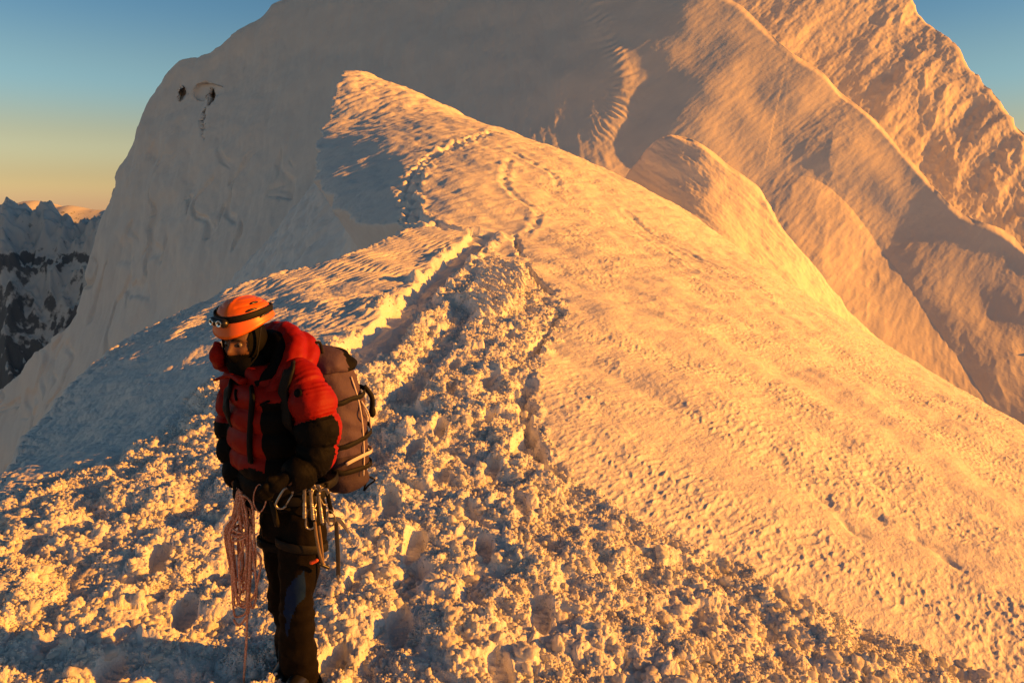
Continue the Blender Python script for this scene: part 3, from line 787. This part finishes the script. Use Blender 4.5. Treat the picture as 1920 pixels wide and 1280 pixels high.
ear = [ball((sx * .078, .012, -.005), (.010, .020, .030), 3) for sx in (-1, 1)]
head_geo = join((head(hd + FZ), [tuple(x) for x in hf]))

TORSO = [(522,935,.03,.185,.145),(516,890,.03,.19,.15),(509,830,.03,.195,.155),(505,770,.03,.20,.155),(504,728,.03,.195,.145),(500,702,.03,.15,.115),(487,682,.03,.09,.085)]
def torso(scale=1.0, rows=TORSO):
    q = resample([list(K(a, b, c)) + [l, d] for a, b, c, l, d in rows], 30)
    return loft([(p[:3], LT * p[3] * scale, FR * p[4] * scale) for p in q], 36, 2.3)
ARM_L = [(560,706,-.05,.080),(577,730,-.09,.092),(590,775,-.12,.095),(597,820,-.13,.094),(590,857,-.15,.083),(565,882,-.20,.072),(537,897,-.25,.054)]
ARM_R = [(452,712,.10,.070),(442,740,.13,.076),(437,790,.13,.074),(438,840,.10,.068),(443,880,.06,.058),(448,908,.01,.046)]
LEG_L = [(566,960,-.04,.100),(566,1005,-.06,.098),(560,1060,-.08,.088),(557,1115,-.10,.078),(556,1165,-.08,.076),(560,1230,-.06,.080),(570,1290,-.05,.082),(574,1335,-.05,.076)]
LEG_R = [(533,960,.08,.100),(530,1005,.06,.098),(533,1060,.04,.088),(536,1115,.02,.078),(545,1165,.05,.074),(547,1230,.08,.076),(550,1290,.07,.078),(553,1345,.05,.072)]
thin = lambda spec, k: [(a, b, c, r * k) for a, b, c, r in spec]
WR_L = np.array(K(530, 899, -.27)); WR_R = np.array(K(450, 914, -.01))
def hand(w, d, side, up_):
    """palm with four bent fingers and a thumb; d the way it points, side towards the thumb, up_ the back of the hand"""
    d, side, up_ = (np.array(x, float) / np.linalg.norm(x) for x in (d, side, up_))
    g = [capsule(w - d * .02, w + d * .035, .030, .034), capsule(w + d * .035 - side * .022, w + d * .035 + side * .022, .019, .019), capsule(w + d * .068 - side * .026, w + d * .072 + side * .024, .016, .016)]
    for k, ln in zip((-1.5, -.5, .5, 1.5), (.78, .95, 1.0, .92)):
        a = w + d * .078 + side * k * .0175; b = a + (d * .030 - up_ * .012) * ln; c = b + (-up_ * .028 + d * .002) * ln; e = c + (-d * .018 - up_ * .004) * ln
        g += [capsule(a, b, .0105, .010, 5, 10), capsule(b, c, .010, .0095, 5, 10), capsule(c, e, .0095, .008, 5, 10)]
    a = w + d * .022 + side * .030; b = a + side * .020 + d * .024 - up_ * .010; c = b + d * .024 - up_ * .018 - side * .006
    g += [capsule(w + d * .01, a, .018, .014, 5, 10), capsule(a, b, .013, .0115, 5, 10), capsule(b, c, .0115, .009, 5, 10)]
    return join(*g)
hand_l = hand(WR_L, (-.75, -.45, -.45), (-.2, -.5, .8), (-.35, -.8, .3))
hand_r = hand(WR_R, (.08, -.25, -.97), (.75, -.6, .2), (-.55, -.75, .15))

body_geo = join(head_geo, capsule(HC + [.0, .01, -.12], K(490, 700, .03), .055, .062), torso(.80), limb(thin(ARM_L, .62)), limb(thin(ARM_R, .66)), limb(thin(LEG_L, .78)), limb(thin(LEG_R, .78)),
                capsule(K(548, 955, .02), K(548, 915, .02), .12, .12))
bv, bf, bn = fuse(body_geo, .0055, 1)
body = to_obj('body', (bv, bf), SKIN, climber)
for sx in (-1, 1):
    e = head(ball((sx * .031, -.0775, .005), .0115, 3)[0] + FZ); ef = [tuple(x) for x in ico(3)[1]]
    lc = (e - HC) @ HM; lc = lc - np.array([sx * .031, -.0785, .005]) - FZ
    cen = centres(lc, ef); idx = (np.hypot(cen[:, 0], cen[:, 2] + .002) < .0062) & (cen[:, 1] < 0)
    to_obj('eye', (e, ef), [EYE, IRIS], climber, mat_idx=idx.astype(int))
    br = np.array([(sx * x, y, z) for x, y, z in ((.010, -.100, .026), (.022, -.101, .031), (.036, -.095, .031), (.050, -.082, .024))])
    to_obj('eyebrow', sweep(head(resample(br, 12) + FZ), np.array([.003, .0042, .0046, .0046, .0046, .0045, .0043, .004, .0036, .003, .0024, .0015]), 8), HAIR, climber)

# ---- balaclava with its eye window, and the neck tube
bw = hd * np.array([1.09, 1.06, 1.05]) + np.array([0, .002, 0]); bw[:, 1] -= .012 * g2(hd, 0, -.055, .035, .02)
keep = [tuple(x) for x in hf if not ((np.mean(bw[x], 0)[1] < -.035) and abs(np.mean(bw[x], 0)[0]) < .064 and -.036 < np.mean(bw[x], 0)[2] < .085)]
keep = [k for k in keep if np.mean(bw[list(k)], 0)[2] < .10]
to_obj('balaclava', join((head(bw + FZ), keep), loft([(HC + o, LT * a, FR * b) for o, a, b in ((np.array([.0, .0, -.100]), .082, .092), (np.array([.004, .005, -.140]), .085, .09), (np.array([.03, .01, -.195]), .098, .098), (np.array([.05, .02, -.245]), .11, .105))], 32)), BLACK, climber)

# ---- jacket
jv, jf, jn = fuse(join(torso(), limb(ARM_L), limb(ARM_R), ball(K(*ARM_L[0][:3]), .082), ball(K(*ARM_R[0][:3]), .072)), .0075, 10)
def nearest(v, spec):
    q = resample([list(K(a, b, c)) + [r] for a, b, c, r in spec], 40)
    d = np.linalg.norm(v[:, None] - q[None, :, :3], axis=2) / q[None, :, 3]
    i = d.argmin(1); L = np.concatenate([[0], np.cumsum(np.linalg.norm(np.diff(q[:, :3], axis=0), axis=1))])
    return d.min(1), L[i], i / 39.0
dl, ll, tl = nearest(jv, ARM_L); dr, lr, tr = nearest(jv, ARM_R)
tq = np.array([list(K(a, b, c)) for a, b, c, _, _ in TORSO])
def torso_d(v):
    z = np.clip(v[:, 2], tq[:, 2].min(), tq[:, 2].max()); o = np.argsort(tq[:, 2])
    c = np.stack([np.interp(z, tq[o, 2], tq[o, i]) for i in (0, 1)], -1)
    rel = v[:, :2] - c; return rel @ LT[:2], rel @ FR[:2]
lat, dep = torso_d(jv)
arm = np.where(dl < 1.18, 1, np.where(dr < 1.15, 2, 0))
zt = jv[:, 2]
s_ = np.where(arm == 1, ll, np.where(arm == 2, lr, zt))
per = np.where(arm == 0, .105, .108)
ph = np.where(arm == 1, .02, np.where(arm == 2, .03, .045))
baf = np.sqrt(np.abs(np.sin(math.pi * (s_ + ph + .008 * n3(jv, 6, 400)) / per)))
jv2 = jv + jn * ((baf - .75) * .025 + .008 * n3(jv, 7, 410) + .0035 * n3(jv, 22, 420) * (.4 + baf))[:, None]
fc = centres(jv, jf); fi = np.array([q[0] for q in jf])
flat, fdep = torso_d(fc)
px_, py_ = topx(fc)
fn = jn[fi]
zy = lambda y: float(K(505, y, .03).z)
am = arm[fi]; t1 = tl[fi]; t2 = tr[fi]
black = np.zeros(len(jf), bool)
black |= (am == 0) & (fc[:, 2] < zy(862) + .02 * np.sin(flat * 20))
black |= (am == 0) & (np.abs(flat - .01) > .125) & (fc[:, 2] < zy(735)) & (fdep > -.08)
back_red = (fn @ np.array([.80, .60, 0]) > .62) & (t1 < .80)
black |= (am == 1) & (py_ > 800 - .28 * (px_ - 540)) & ~back_red
black |= (am == 2) & (t2 > .40)
to_obj('jacket', (jv2, jf), [RED, BLACK], climber, mat_idx=black.astype(int))
def on_front(pts, lift=.012):
    """points in the photo laid on the jacket's skin"""
    vpx, vpy = topx(jv2); out = []
    for a, b in pts:
        q = (vpx - a) ** 2 + (vpy - b) ** 2; k = np.argsort(q)[:30]; k = k[jn[k] @ np.array([0, -1, .1]) > .1] if (jn[k] @ np.array([0, -1, .1]) > .1).any() else k
        i = k[np.argmin(jv2[k, 1])]; out.append(list(jv2[i] + jn[i] * lift))
    return out
to_obj('zip_placket', sweep(resample(on_front([(470,722),(472,745),(469,775),(467,805),(466,835),(468,862)], .006), 30), .014, 10, flat=(1, .55), up=FR), BLACK, climber)
to_obj('pocket_zip', sweep(resample(on_front([(487,764),(500,757),(512,752)], .004), 10), .006, 8), BLACK, climber)
to_obj('pocket_zip', sweep(resample(on_front([(441,728),(439,738),(442,748)], .004), 10), .006, 8), BLACK, climber)
bp_ = np.array(on_front([(556,733)], .002)[0]); 
vpx, vpy = topx(jv2); k_ = np.argmin((vpx - 556) ** 2 + (vpy - 733) ** 2 + 1e3 * (jn[:, 1] > 0)); nn = jn[k_] / np.linalg.norm(jn[k_]); a_ = np.cross(nn, UP); a_ /= np.linalg.norm(a_); b_ = np.cross(nn, a_)
to_obj('sleeve_patch', loft([(bp_ - nn * .004, a_ * .018, b_ * .018), (bp_ + nn * .002, a_ * .018, b_ * .018), (bp_ + nn * .004, a_ * .015, b_ * .015)], 24), BLACK, climber)

# ---- hood pushed back round the neck: padded rolls, black lining inside
def roll(rows, n=44, seg=22, amp=.006, seed=500):
    q = resample([list(K(a, b, c)) + [r] for a, b, c, r in rows], n)
    v, f = sweep(q[:, :3], q[:, 3], seg)
    return v, f
hood_rows = [(409,640,-.02,.020),(406,668,-.03,.028),(424,684,.10,.035),(470,650,.19,.050),(520,625,.18,.058),(549,637,.08,.052),(552,668,-.01,.046),(536,700,-.06,.042),(513,728,-.10,.034),(494,746,-.13,.020)]
hood_out = [(500,640,.25,.055),(545,640,.21,.062),(571,652,.12,.062),(572,680,.03,.054),(560,700,-.02,.045)]
hv2, hf2, hn2 = fuse(join(roll(hood_rows), roll(hood_out)), .007, 6)
wr = np.sqrt(np.abs(np.sin(n3(hv2, 5, 520) * 5)))
hv2 = hv2 + hn2 * (.006 * n3(hv2, 12, 510) + .004 * n3(hv2, 30, 515) - .004 * (1 - wr))[:, None]
hood = to_obj('hood', (hv2, hf2), RED, climber)
lin = [(428,672,.04,.045),(470,655,.12,.055),(512,640,.12,.058),(530,650,.05,.046),(524,682,-.02,.042),(505,706,-.06,.036),(480,722,-.08,.030)]
lv, lf, ln_ = fuse(join(roll(lin), ball(K(515,660,.09), .075)), .008, 6)
to_obj('hood_lining', (lv + ln_ * (.005 * n3(lv, 14, 530))[:, None], lf), BLACK, climber)
# standing collar tip on the far side
to_obj('collar_flap', sweep(resample([list(K(402,713,.0)), list(K(416,708,-.02)), list(K(436,704,-.05)), list(K(458,716,-.09))], 16), np.linspace(.008, .030, 16), 12, flat=(1, .45), up=(0, .3, 1)), RED, climber)

# ---- gloves, trousers, boots
for w_, h_ in ((WR_L, hand_l), (WR_R, hand_r)):
    gv, gf, gn = fuse(h_, .0042, 3)
    to_obj('glove', (gv, gf), BLACK, climber)
tv, tf, tn = fuse(join(loft([(K(546, 905, .03), LT * .165, FR * .13), (K(548, 940, .03), LT * .17, FR * .135), (K(549, 975, .02), LT * .165, FR * .13), (K(549, 1000, .0), LT * .14, FR * .11)], 32), limb(LEG_L, 40), limb(LEG_R, 40)), .0085, 8)
kz = float(K(548, 1140).z)
fold = np.sin((tv[:, 2] + .04 * n3(tv, 4, 600)) * 70 + 6 * n3(tv, 5, 610)) * np.clip(.3 + np.exp(-((tv[:, 2] - kz) / .08) ** 2) + np.exp(-((tv[:, 2] - .16) / .12) ** 2), 0, 1)
tv2 = tv + tn * (.0035 * fold + .012 * n3(tv, 8, 620) + .004 * n3(tv, 28, 630))[:, None]
tc_ = centres(tv, tf); tpx, tpy = topx(tc_)
bl = inpoly(tpx, tpy, [(570,1068),(573,1120),(556,1135),(545,1160),(538,1200),(531,1150),(534,1110),(552,1085)]) & (tn[np.array([q[0] for q in tf])][:, 1] < .1)
to_obj('trousers', (tv2, tf), [DARK, BLUE], climber, mat_idx=bl.astype(int))
for (a, b, c, r), off in ((LEG_L[-1], 0), (LEG_R[-1], 0)):
    an = np.array(K(a, b, c)); an[2] = .12
    toe = np.array([-.12, -.99, 0])
    bo = fuse(join(capsule(an + UP * .06, an - UP * .045, .066, .060), capsule(an - UP * .06 - toe * .05, an - UP * .065 + toe * .15, .052, .046), capsule(an - UP * .085 - toe * .06, an - UP * .088 + toe * .16, .036, .036)), .008, 5)
    to_obj('boot', bo[:2], PLASTIC, climber)

# ---- harness: belt, leg loops, gear loops
def ring(center, a, b, tilt=0, n=48):
    t = np.linspace(0, 2 * math.pi, n, endpoint=False)
    return np.array(center)[None] + np.cos(t)[:, None] * np.array(a) + np.sin(t)[:, None] * np.array(b) + np.sin(t)[:, None] * UP * tilt
hg = [sweep(ring(K(546, 915, .03), LT * .178, FR * .143), .022, 8, True, flat=(.25, 1), up=UP)]
for spec in (LEG_L, LEG_R):
    a, b, c, r = spec[1]; hg.append(sweep(ring(K(a, b + 12, c), LT * .108, FR * .108, .03), .020, 8, True, flat=(.25, 1), up=UP))
hg.append(sweep(resample([list(K(505, 918, -.10)), list(K(512, 950, -.15)), list(K(520, 985, -.13))], 12), .012, 8))
harness = to_obj('harness', join(*hg), WEB, climber)
gl = [sweep(resample([list(K(562,905,-.16)), list(K(575,925,-.19)), list(K(596,926,-.17)), list(K(612,905,-.11))], 16), .0045, 8),
      sweep(resample([list(K(470,908,-.06)), list(K(478,925,-.10)), list(K(494,922,-.13)), list(K(500,908,-.13))], 16), .0045, 8)]
for g_ in gl: to_obj('gear_loop', g_, WEB, harness)

# ---- helmet
helmet_n = 72
ph = np.linspace(0, 1, 40); th = np.linspace(0, 2 * math.pi, helmet_n, endpoint=False)
rings = []
hvx = []
for i, p in enumerate(ph):
    a = p * math.pi / 2
    cx, sz = math.cos(a), math.sin(a)
    prof = cx ** .82
    x = .129 * prof * np.sin(th); y = -.153 * prof * np.cos(th) + .004
    rimz = .042 - .030 * np.cos(th) - .012 * np.cos(2 * th)          # front lower than the sides
    z = rimz + (.152 - rimz) * sz ** .92
    flare = 1 + .045 * math.exp(-(p / .07) ** 2)
    # moulded ribs and vents
    g = -.0045 * math.exp(-((p - .36) / .018) ** 2) * (np.abs(np.sin(th)) > .25) - .0055 * math.exp(-((p - .56) / .022) ** 2) * (np.abs(np.sin(th)) > .35) - .003 * math.exp(-((p - .74) / .02) ** 2)
    g = g + .004 * np.exp(-(np.sin(th) / .16) ** 2) * math.exp(-((p - .7) / .4) ** 2)
    hvx.append(np.stack([x * flare * (1 + g / .13), y * flare * (1 + g / .15), z + g * sz], -1))
hvx = np.array(hvx)
outer = hvx.reshape(-1, 3); inner_ = (hvx * np.array([.95, .955, 1.0]) - np.array([0, 0, .006])).reshape(-1, 3)
nf = []; R_, S_ = len(ph), helmet_n; o_ = R_ * S_
for i in range(R_ - 1):
    for j in range(S_):
        k = (j + 1) % S_
        nf.append((i * S_ + j, i * S_ + k, (i + 1) * S_ + k, (i + 1) * S_ + j)); nf.append((o_ + i * S_ + k, o_ + i * S_ + j, o_ + (i + 1) * S_ + j, o_ + (i + 1) * S_ + k))
for j in range(S_):
    k = (j + 1) % S_; nf.append((k, j, o_ + j, o_ + k))
HS = np.array([.90, .88, 1.0])
helmet = to_obj('helmet', (head(HS * np.concatenate([outer, inner_])), nf), ORANGE, climber)
def hel(t, p, out=0.0):
    """a point on the shell: t turn from the front in degrees (positive = picture right), p height share"""
    t = math.radians(t); a = p * math.pi / 2; prof = math.cos(a) ** .82; rz = .042 - .030 * math.cos(t) - .012 * math.cos(2 * t)
    return np.array([(.129 * prof + out) * math.sin(t), -(.153 * prof + out) * math.cos(t) + .004, rz + (.152 - rz) * math.sin(a) ** .92]) * HS
band = np.array([hel(t, .26 + .04 * math.cos(math.radians(t)), .003) for t in range(0, 360, 6)])
to_obj('lamp_strap', sweep(head(band), .0155, 8, True, flat=(.22, 1), up=HM @ UP), WEB, helmet)
hl = [hel(-24 + 2 * t, .24, .010) for t in range(0, 27)]
lampc = hel(-6, .25, .018)
lamp = to_obj('headlamp', fuse(join(capsule(head([hel(-28, .25, .012)])[0], head([hel(4, .25, .012)])[0], .020, .020)), .004, 2)[:2], PLASTIC, helmet)
for t in (-23, -2):
    c0 = hel(t, .25, .026); d0 = np.array([math.sin(math.radians(t)), -math.cos(math.radians(t)), .1]); d0 /= np.linalg.norm(d0)
    a0 = np.cross(d0, UP); a0 /= np.linalg.norm(a0); b0 = np.cross(d0, a0)
    rg_ = [(head([c0 - d0 * .004])[0], HM @ a0 * .014, HM @ b0 * .014), (head([c0 + d0 * .006])[0], HM @ a0 * .0145, HM @ b0 * .0145), (head([c0 + d0 * .006])[0], HM @ a0 * .011, HM @ b0 * .011), (head([c0 + d0 * .001])[0], HM @ a0 * .004, HM @ b0 * .004)]
    to_obj('lamp_reflector', loft(rg_, 20), LENS, lamp)
for t, p, l in ((62, .40, .030), (78, .58, .026), (88, .16, .024), (-62, .40, .03), (-84, .16, .024)):
    a1 = hel(t - 14, p, .0005); b1 = hel(t, p + .02, .001); c1 = hel(t + 14, p, .0005)
    to_obj('vent', sweep(head(resample([a1, b1, c1], 10)), np.array([.002, .004, .005, .0055, .0055, .0055, .0055, .005, .004, .002]), 8), PLASTIC, helmet)
for sx in (-1, 1):
    to_obj('chin_strap', sweep(head(resample([(sx * .102, -.02, .03), (sx * .092, -.035, -.05), (sx * .078, -.045, -.10), (0, -.085, -.172)], 20)), .007, 8, flat=(.3, 1), up=(0, 1, 0)), WEB, helmet)

# ---- backpack
pack = thing('backpack', 'grey mauve backpack with black straps worn by the climber in the red jacket', 'backpack', tuple(K(622, 905, .22)))
BK = -FR
PB = [(638,914,.24,.075,.065),(640,902,.24,.110,.10),(638,870,.23,.128,.116),(634,820,.22,.137,.124),(629,765,.215,.136,.120),(620,715,.21,.126,.108),(612,688,.21,.115,.095),(609,676,.21,.095,.08)]
def psec(rows, n, e=3.2, sx=1.0, seed=700, amp=.010):
    q = resample([list(K(a, b, c)) + [l, d] for a, b, c, l, d in rows], n)
    v, f = loft([(p[:3], LT * p[3] * sx, BK * p[4] * sx) for p in q], 64, e)
    c = np.repeat(q[:, :3], 64, 0); d_ = v - c; d_ /= np.linalg.norm(d_, axis=1, keepdims=True)
    return v + d_ * (amp * n3(v, 9, seed) + amp * .45 * np.sin(v[:, 2] * 60 + 5 * n3(v, 6, seed + 5)) * .6 + amp * .3 * n3(v, 34, seed + 9))[:, None], f, q
pv, pf, pq = psec(PB, 60, 2.5, 1.0, 700, .016)
low = centres(pv, pf)[:, 2] < float(K(626, 842, .22).z)
to_obj('pack_body', (pv, pf), [MAUVE, MAUVE2], pack, mat_idx=(low & (n3(centres(pv, pf), 3, 720) > -2)).astype(int))
LB = [(612,696,.20,.10,.085),(614,688,.20,.128,.115),(610,672,.20,.128,.108),(603,657,.20,.095,.08),(599,650,.20,.045,.04)]
qv, qf, _ = psec(LB, 22, 2.3, 1.0, 740, .020)
lidb = (centres(qv, qf) - np.array(K(610, 670, .2))) @ BK > .035
to_obj('lid', (qv, qf), [MAUVE, BLACK], pack, mat_idx=lidb.astype(int))
def pk(u, h, out=.004):
    """point on the pack: u angle in degrees (0 = his left side, 90 = away from his back), h share of height"""
    p = pq[int(np.clip(h * 59, 0, 59))]; a = math.radians(u); c, s = math.cos(a), math.sin(a)
    c = math.copysign(abs(c) ** (2 / 3.2), c); s = math.copysign(abs(s) ** (2 / 3.2), s)
    return p[:3] + LT * (p[3] + out) * c + BK * (p[4] + out) * s
for h0, h1 in ((.73, .80), (.40, .52), (.22, .20)):
    to_obj('compression_strap', sweep(resample([pk(u, h0 + (h1 - h0) * (u + 40) / 140, .008) for u in range(-60, 121, 15)], 40), .012, 8, flat=(.22, 1), up=UP), WEB, pack)
to_obj('reflective_band', sweep(resample([pk(u, .30 + .02 * math.sin(u / 30), .007) for u in range(-20, 101, 15)], 30), .009, 8, flat=(.2, 1), up=UP), PALE, pack)
to_obj('daisy_chain', sweep(resample([pk(86, h, .012) for h in (.30, .42, .52, .62, .72, .80)], 30), .013, 8, flat=(1, .35), up=BK), WEB, pack)
to_obj('axe_holder', join(sweep(resample([pk(60, .80, .012), pk(56, .72, .03), pk(62, .62, .022), pk(66, .56, .012)], 20), .012, 8), ball(pk(60, .60, .022), (.016, .016, .03), 2)), WEB, pack)
for u_, r_ in ((40, 1), ):
    to_obj('axe_loop', sweep(resample([pk(52, .10, .0), pk(52, .06, .035), pk(62, .00, .05), pk(70, -.0, .035) - UP * .03, pk(70, .06, .01)], 26), .0045, 8), WEB, pack)
to_obj('piping', sweep(resample([pk(8, h, .004) for h in (.15, .3, .45, .6, .75, .9)], 40), .004, 8), PALE, pack)
to_obj('piping', sweep(resample([pk(14, .72, .006), pk(34, .60, .006), pk(50, .46, .006)], 30), .004, 8), PALE, pack)
to_obj('haul_loop', sweep(resample([list(K(588,662,.10)), list(K(590,645,.10)), list(K(600,643,.11)), list(K(604,662,.12))], 20), .007, 8), WEB, pack)
pv2 = on_front([(548,690),(537,712),(532,742),(536,772),(545,800)], .010)
to_obj('shoulder_strap', sweep(resample([list(K(585,688,.12)), list(K(572,682,.04))] + pv2 + [list(K(585,845,.05))], 44), .024, 10, flat=(1, .35), up=FR + .3 * LT), WEB, pack)
pv3 = on_front([(432,722),(428,745),(428,775)], .010)
to_obj('shoulder_strap', sweep(resample([list(K(470,700,.22)), list(K(445,704,.12))] + pv3 + [list(K(450,830,.16))], 40), .022, 10, flat=(1, .35), up=FR), WEB, pack)
to_obj('hip_belt', sweep(ring(K(556, 893, .06), LT * .20, FR * .165)[[i % 48 for i in range(30, 78)]], .020, 8, flat=(.3, 1), up=UP), WEB, pack)

# ---- rope: a long butterfly coil hanging from the fist, one strand running down
rr = random.Random(4)
strands = []
top = (452, 921, -.045)
for k in range(11):
    wl = rr.uniform(6, 27); wr_ = rr.uniform(4, 26); bot = rr.uniform(1085, 1150) if k > 2 else rr.uniform(1120, 1160); dd = rr.uniform(-.045, .035)
    cxb = 453 + rr.uniform(-9, 9); j = lambda a: rr.uniform(-1.5 * a, 1.5 * a)
    lp = [(top[0] + j(5), top[1] + j(5), top[2] + dd * .3), (cxb - wl * .55, 962 + j(8), -.05 + dd), (cxb - wl + j(3), 1010 + j(10), -.05 + dd), (cxb - wl * .95 + j(4), 1060 + j(10), -.05 + dd), (cxb - wl * .6, bot - 12, -.05 + dd), (cxb + j(4), bot, -.05 + dd),
          (cxb + wr_ * .7, bot - 18, -.06 + dd), (cxb + wr_ + j(3), 1060 + j(12), -.06 + dd), (cxb + wr_ * .9 + j(4), 1010 + j(10), -.06 + dd), (cxb + wr_ * .5, 958 + j(8), -.055 + dd)]
    strands.append(sweep(resample([list(K(*p)) for p in lp], 90, True), 0.0054, 8, True))
for k in range(3):                      # the turns that cinch the coil
    yy = 985 + 7 * k
    strands.append(sweep(ring(K(456, yy, -.055), np.array([.042, .006, .012 * (k - 1)]), np.array([0, .05, .01])), 0.0054, 8, True))
strands.append(sweep(resample([list(K(468,1000,-.09)), list(K(477,1060,-.10)), list(K(481,1110,-.09)), list(K(474,1140,-.09)), list(K(466,1125,-.10)), list(K(465,1150,-.09)), list(K(448,1172,-.08)), list(K(438,1160,-.08))], 70), 0.0054, 8))
strands.append(sweep(resample([list(K(470,985,-.10)), list(K(468,1060,-.11)), list(K(464,1130,-.11)), list(K(462,1200,-.11)), list(K(458,1260,-.11)), list(K(455,1310,-.12)), [K(452,1340,-.12).x, 2.98, .06], [K(430,1340,-.12).x, 2.90, .05]], 80), 0.0056, 8))
rope = to_obj('climbing_rope', join(*strands), ROPE, None, origin=tuple(K(453, 1040, -.05)))
rope['label'] = 'long coil of pinkish orange climbing rope hanging from the gloved fist'; rope['category'] = 'rope'
loop = to_obj('cord_loop', sweep(resample([list(K(a, b, c)) for a, b, c in ((487,908,-.135),(477,922,-.14),(476,944,-.15),(486,960,-.155),(496,948,-.155),(499,926,-.15))], 60, True), .0028, 8, True), ROPE, None, origin=tuple(K(487, 930, -.14)))
loop['label'] = 'small thin loop of orange cord hanging at the front of the harness'; loop['category'] = 'cord loop'

# ---- hardware on the harness
def carabiner(px, py, d, rot, size, yaw, label, mat):
    c = np.array(K(px, py, d))
    t = thing('carabiner', label, 'carabiner', tuple(c), 'carabiners racked on the harness')
    M = np.array(Matrix.Rotation(yaw, 3, 'Z') @ Matrix.Rotation(rot, 3, 'Y'))
    pts = np.array([(-.022, 0, -.040), (-.024, 0, .005), (-.016, 0, .042), (.004, 0, .050), (.022, 0, .036)]) * size
    pts2 = np.array([(.022, 0, .036), (.024, 0, .030)]) * size
    bodyp = np.array([(.021, 0, .036), (.008, 0, .050), (-.012, 0, .048), (-.021, 0, .030), (-.021, 0, -.030), (-.014, 0, -.046), (.004, 0, -.050), (.018, 0, -.040), (.021, 0, -.028)]) * size
    to_obj('frame', sweep(resample(bodyp, 40) @ M.T + c, .0052 * size, 8), mat, t)
    to_obj('gate', sweep(np.array([(.021, 0, -.028), (.0215, 0, .0), (.021, 0, .036)]) * size @ M.T + c, .0038 * size, 8), STEEL, t)
    return t
carabiner(533, 934, -.21, .55, .95, .2, 'large silver carabiner hanging in front of the thigh, leftmost of those on the rack', STEEL)
carabiner(577, 938, -.20, -.2, .8, .9, 'pale carabiner hanging under the elbow left of the axe head', ALLOY)
carabiner(589, 934, -.19, .25, .8, 1.2, 'carabiner crossing the ice screws below the sleeve', STEEL)
carabiner(607, 930, -.14, -.35, .8, .7, 'carabiner hanging below the pack beside the axe shaft', ALLOY)
carabiner(583, 972, -.19, .1, .9, .3, 'carabiner clipped at the lower end of the sling above the orange tag', STEEL)
def ice_screw(px, py, d, lean, label):
    a = np.array(K(px, py, d)); t = thing('ice_screw', label, 'ice screw', tuple(a), 'ice screws racked on the harness')
    dn = np.array([lean, 0, -1.0]); dn /= np.linalg.norm(dn)
    n = 60; s = np.linspace(0, .13, n); r = .0075 + .0016 * (np.sin(s * 900) > .2) * (s > .06)
    to_obj('tube', sweep(a + s[:, None] * dn, r, 12), STEEL, t)
    x = np.cross(dn, (0, 1, 0)); x /= np.linalg.norm(x)
    to_obj('hanger', join(sweep(resample([a + dn * .004, a - dn * .014 + x * .012, a - dn * .016 + x * .036, a + dn * .004 + x * .040], 18), .007, 8, flat=(1, .4), up=(0, 1, 0)), ball(a, .011, 2)), ALLOY, t)
ice_screw(571, 915, -.215, -.05, 'steel ice screw hanging nearest the front of the thigh')
ice_screw(582, 918, -.205, .04, 'steel ice screw hanging in the middle of the rack')
ice_screw(597, 925, -.175, .08, 'steel ice screw hanging nearest the ice axe')
# sling with the orange tag
sl = thing('sling', 'narrow dark sling with an orange tag hanging down the outer thigh', 'sling', tuple(K(590, 985, -.17)))
to_obj('webbing', join(sweep(resample([list(K(590,978,-.19)), list(K(594,1010,-.19)), list(K(600,1040,-.18)), list(K(606,1058,-.17))], 24), .007, 8, flat=(1, .3), up=(0, 1, 0)), sweep(resample([list(K(598,985,-.17)), list(K(602,1015,-.175)), list(K(606,1056,-.17))], 24), .006, 8, flat=(1, .3), up=(0, 1, 0))), fabric('tan webbing', (.26, .18, .10), .8, .3), sl)
to_obj('tag', fuse(join(capsule(K(584, 1054, -.18), K(594, 1050, -.18), .010, .008)), .003, 1)[:2], fabric('orange tag', (.75, .10, .02), .5), sl)
to_obj('toggle', fuse(join(capsule(K(598, 1056, -.17), K(616, 1064, -.15), .008, .007)), .003, 1)[:2], PLASTIC, sl)
# ice axe
ax_ = thing('ice_axe', 'ice axe with a curved steel head hanging from the harness below the pack', 'ice axe', tuple(K(630, 985, -.12)))
hp = resample([list(K(605,984,-.13)), list(K(608,976,-.13)), list(K(620,974,-.125)), list(K(636,974,-.12)), list(K(646,986,-.115)), list(K(654,1001,-.11))], 40)
to_obj('head', sweep(hp, np.concatenate([np.linspace(.004, .011, 14), np.full(12, .011), np.linspace(.011, .002, 14)]), 10, flat=(1, .45), up=(0, 1, 0)), STEEL, ax_)
sh = resample([list(K(630,976,-.12)), list(K(632,1010,-.12)), list(K(634,1050,-.12)), list(K(634,1078,-.12))], 30)
to_obj('shaft', sweep(sh, .009, 12, flat=(1, .7), up=(0, 1, 0)), metal('worn dark shaft', (.10, .095, .09), .4), ax_)
to_obj('spike', sweep(resample([list(K(634,1076,-.12)), list(K(634.3,1086,-.12)), list(K(634.5,1096,-.12))], 12), np.linspace(.0085, .0008, 12), 10), STEEL, ax_)
qd = thing('quickdraw', 'short black quickdraw hanging between the sleeve and the axe head', 'quickdraw', tuple(K(617, 930, -.13)))
to_obj('dogbone', sweep(resample([list(K(612,905,-.12)), list(K(616,935,-.13)), list(K(622,962,-.13))], 16), .010, 8, flat=(1, .3), up=(0, 1, 0)), WEB, qd)
to_obj('clip', sweep(resample([list(K(a, b, -.13)) for a, b in ((618,955),(614,968),(618,984),(626,982),(627,966))], 30, True), .0042, 8, True), ALLOY, qd)
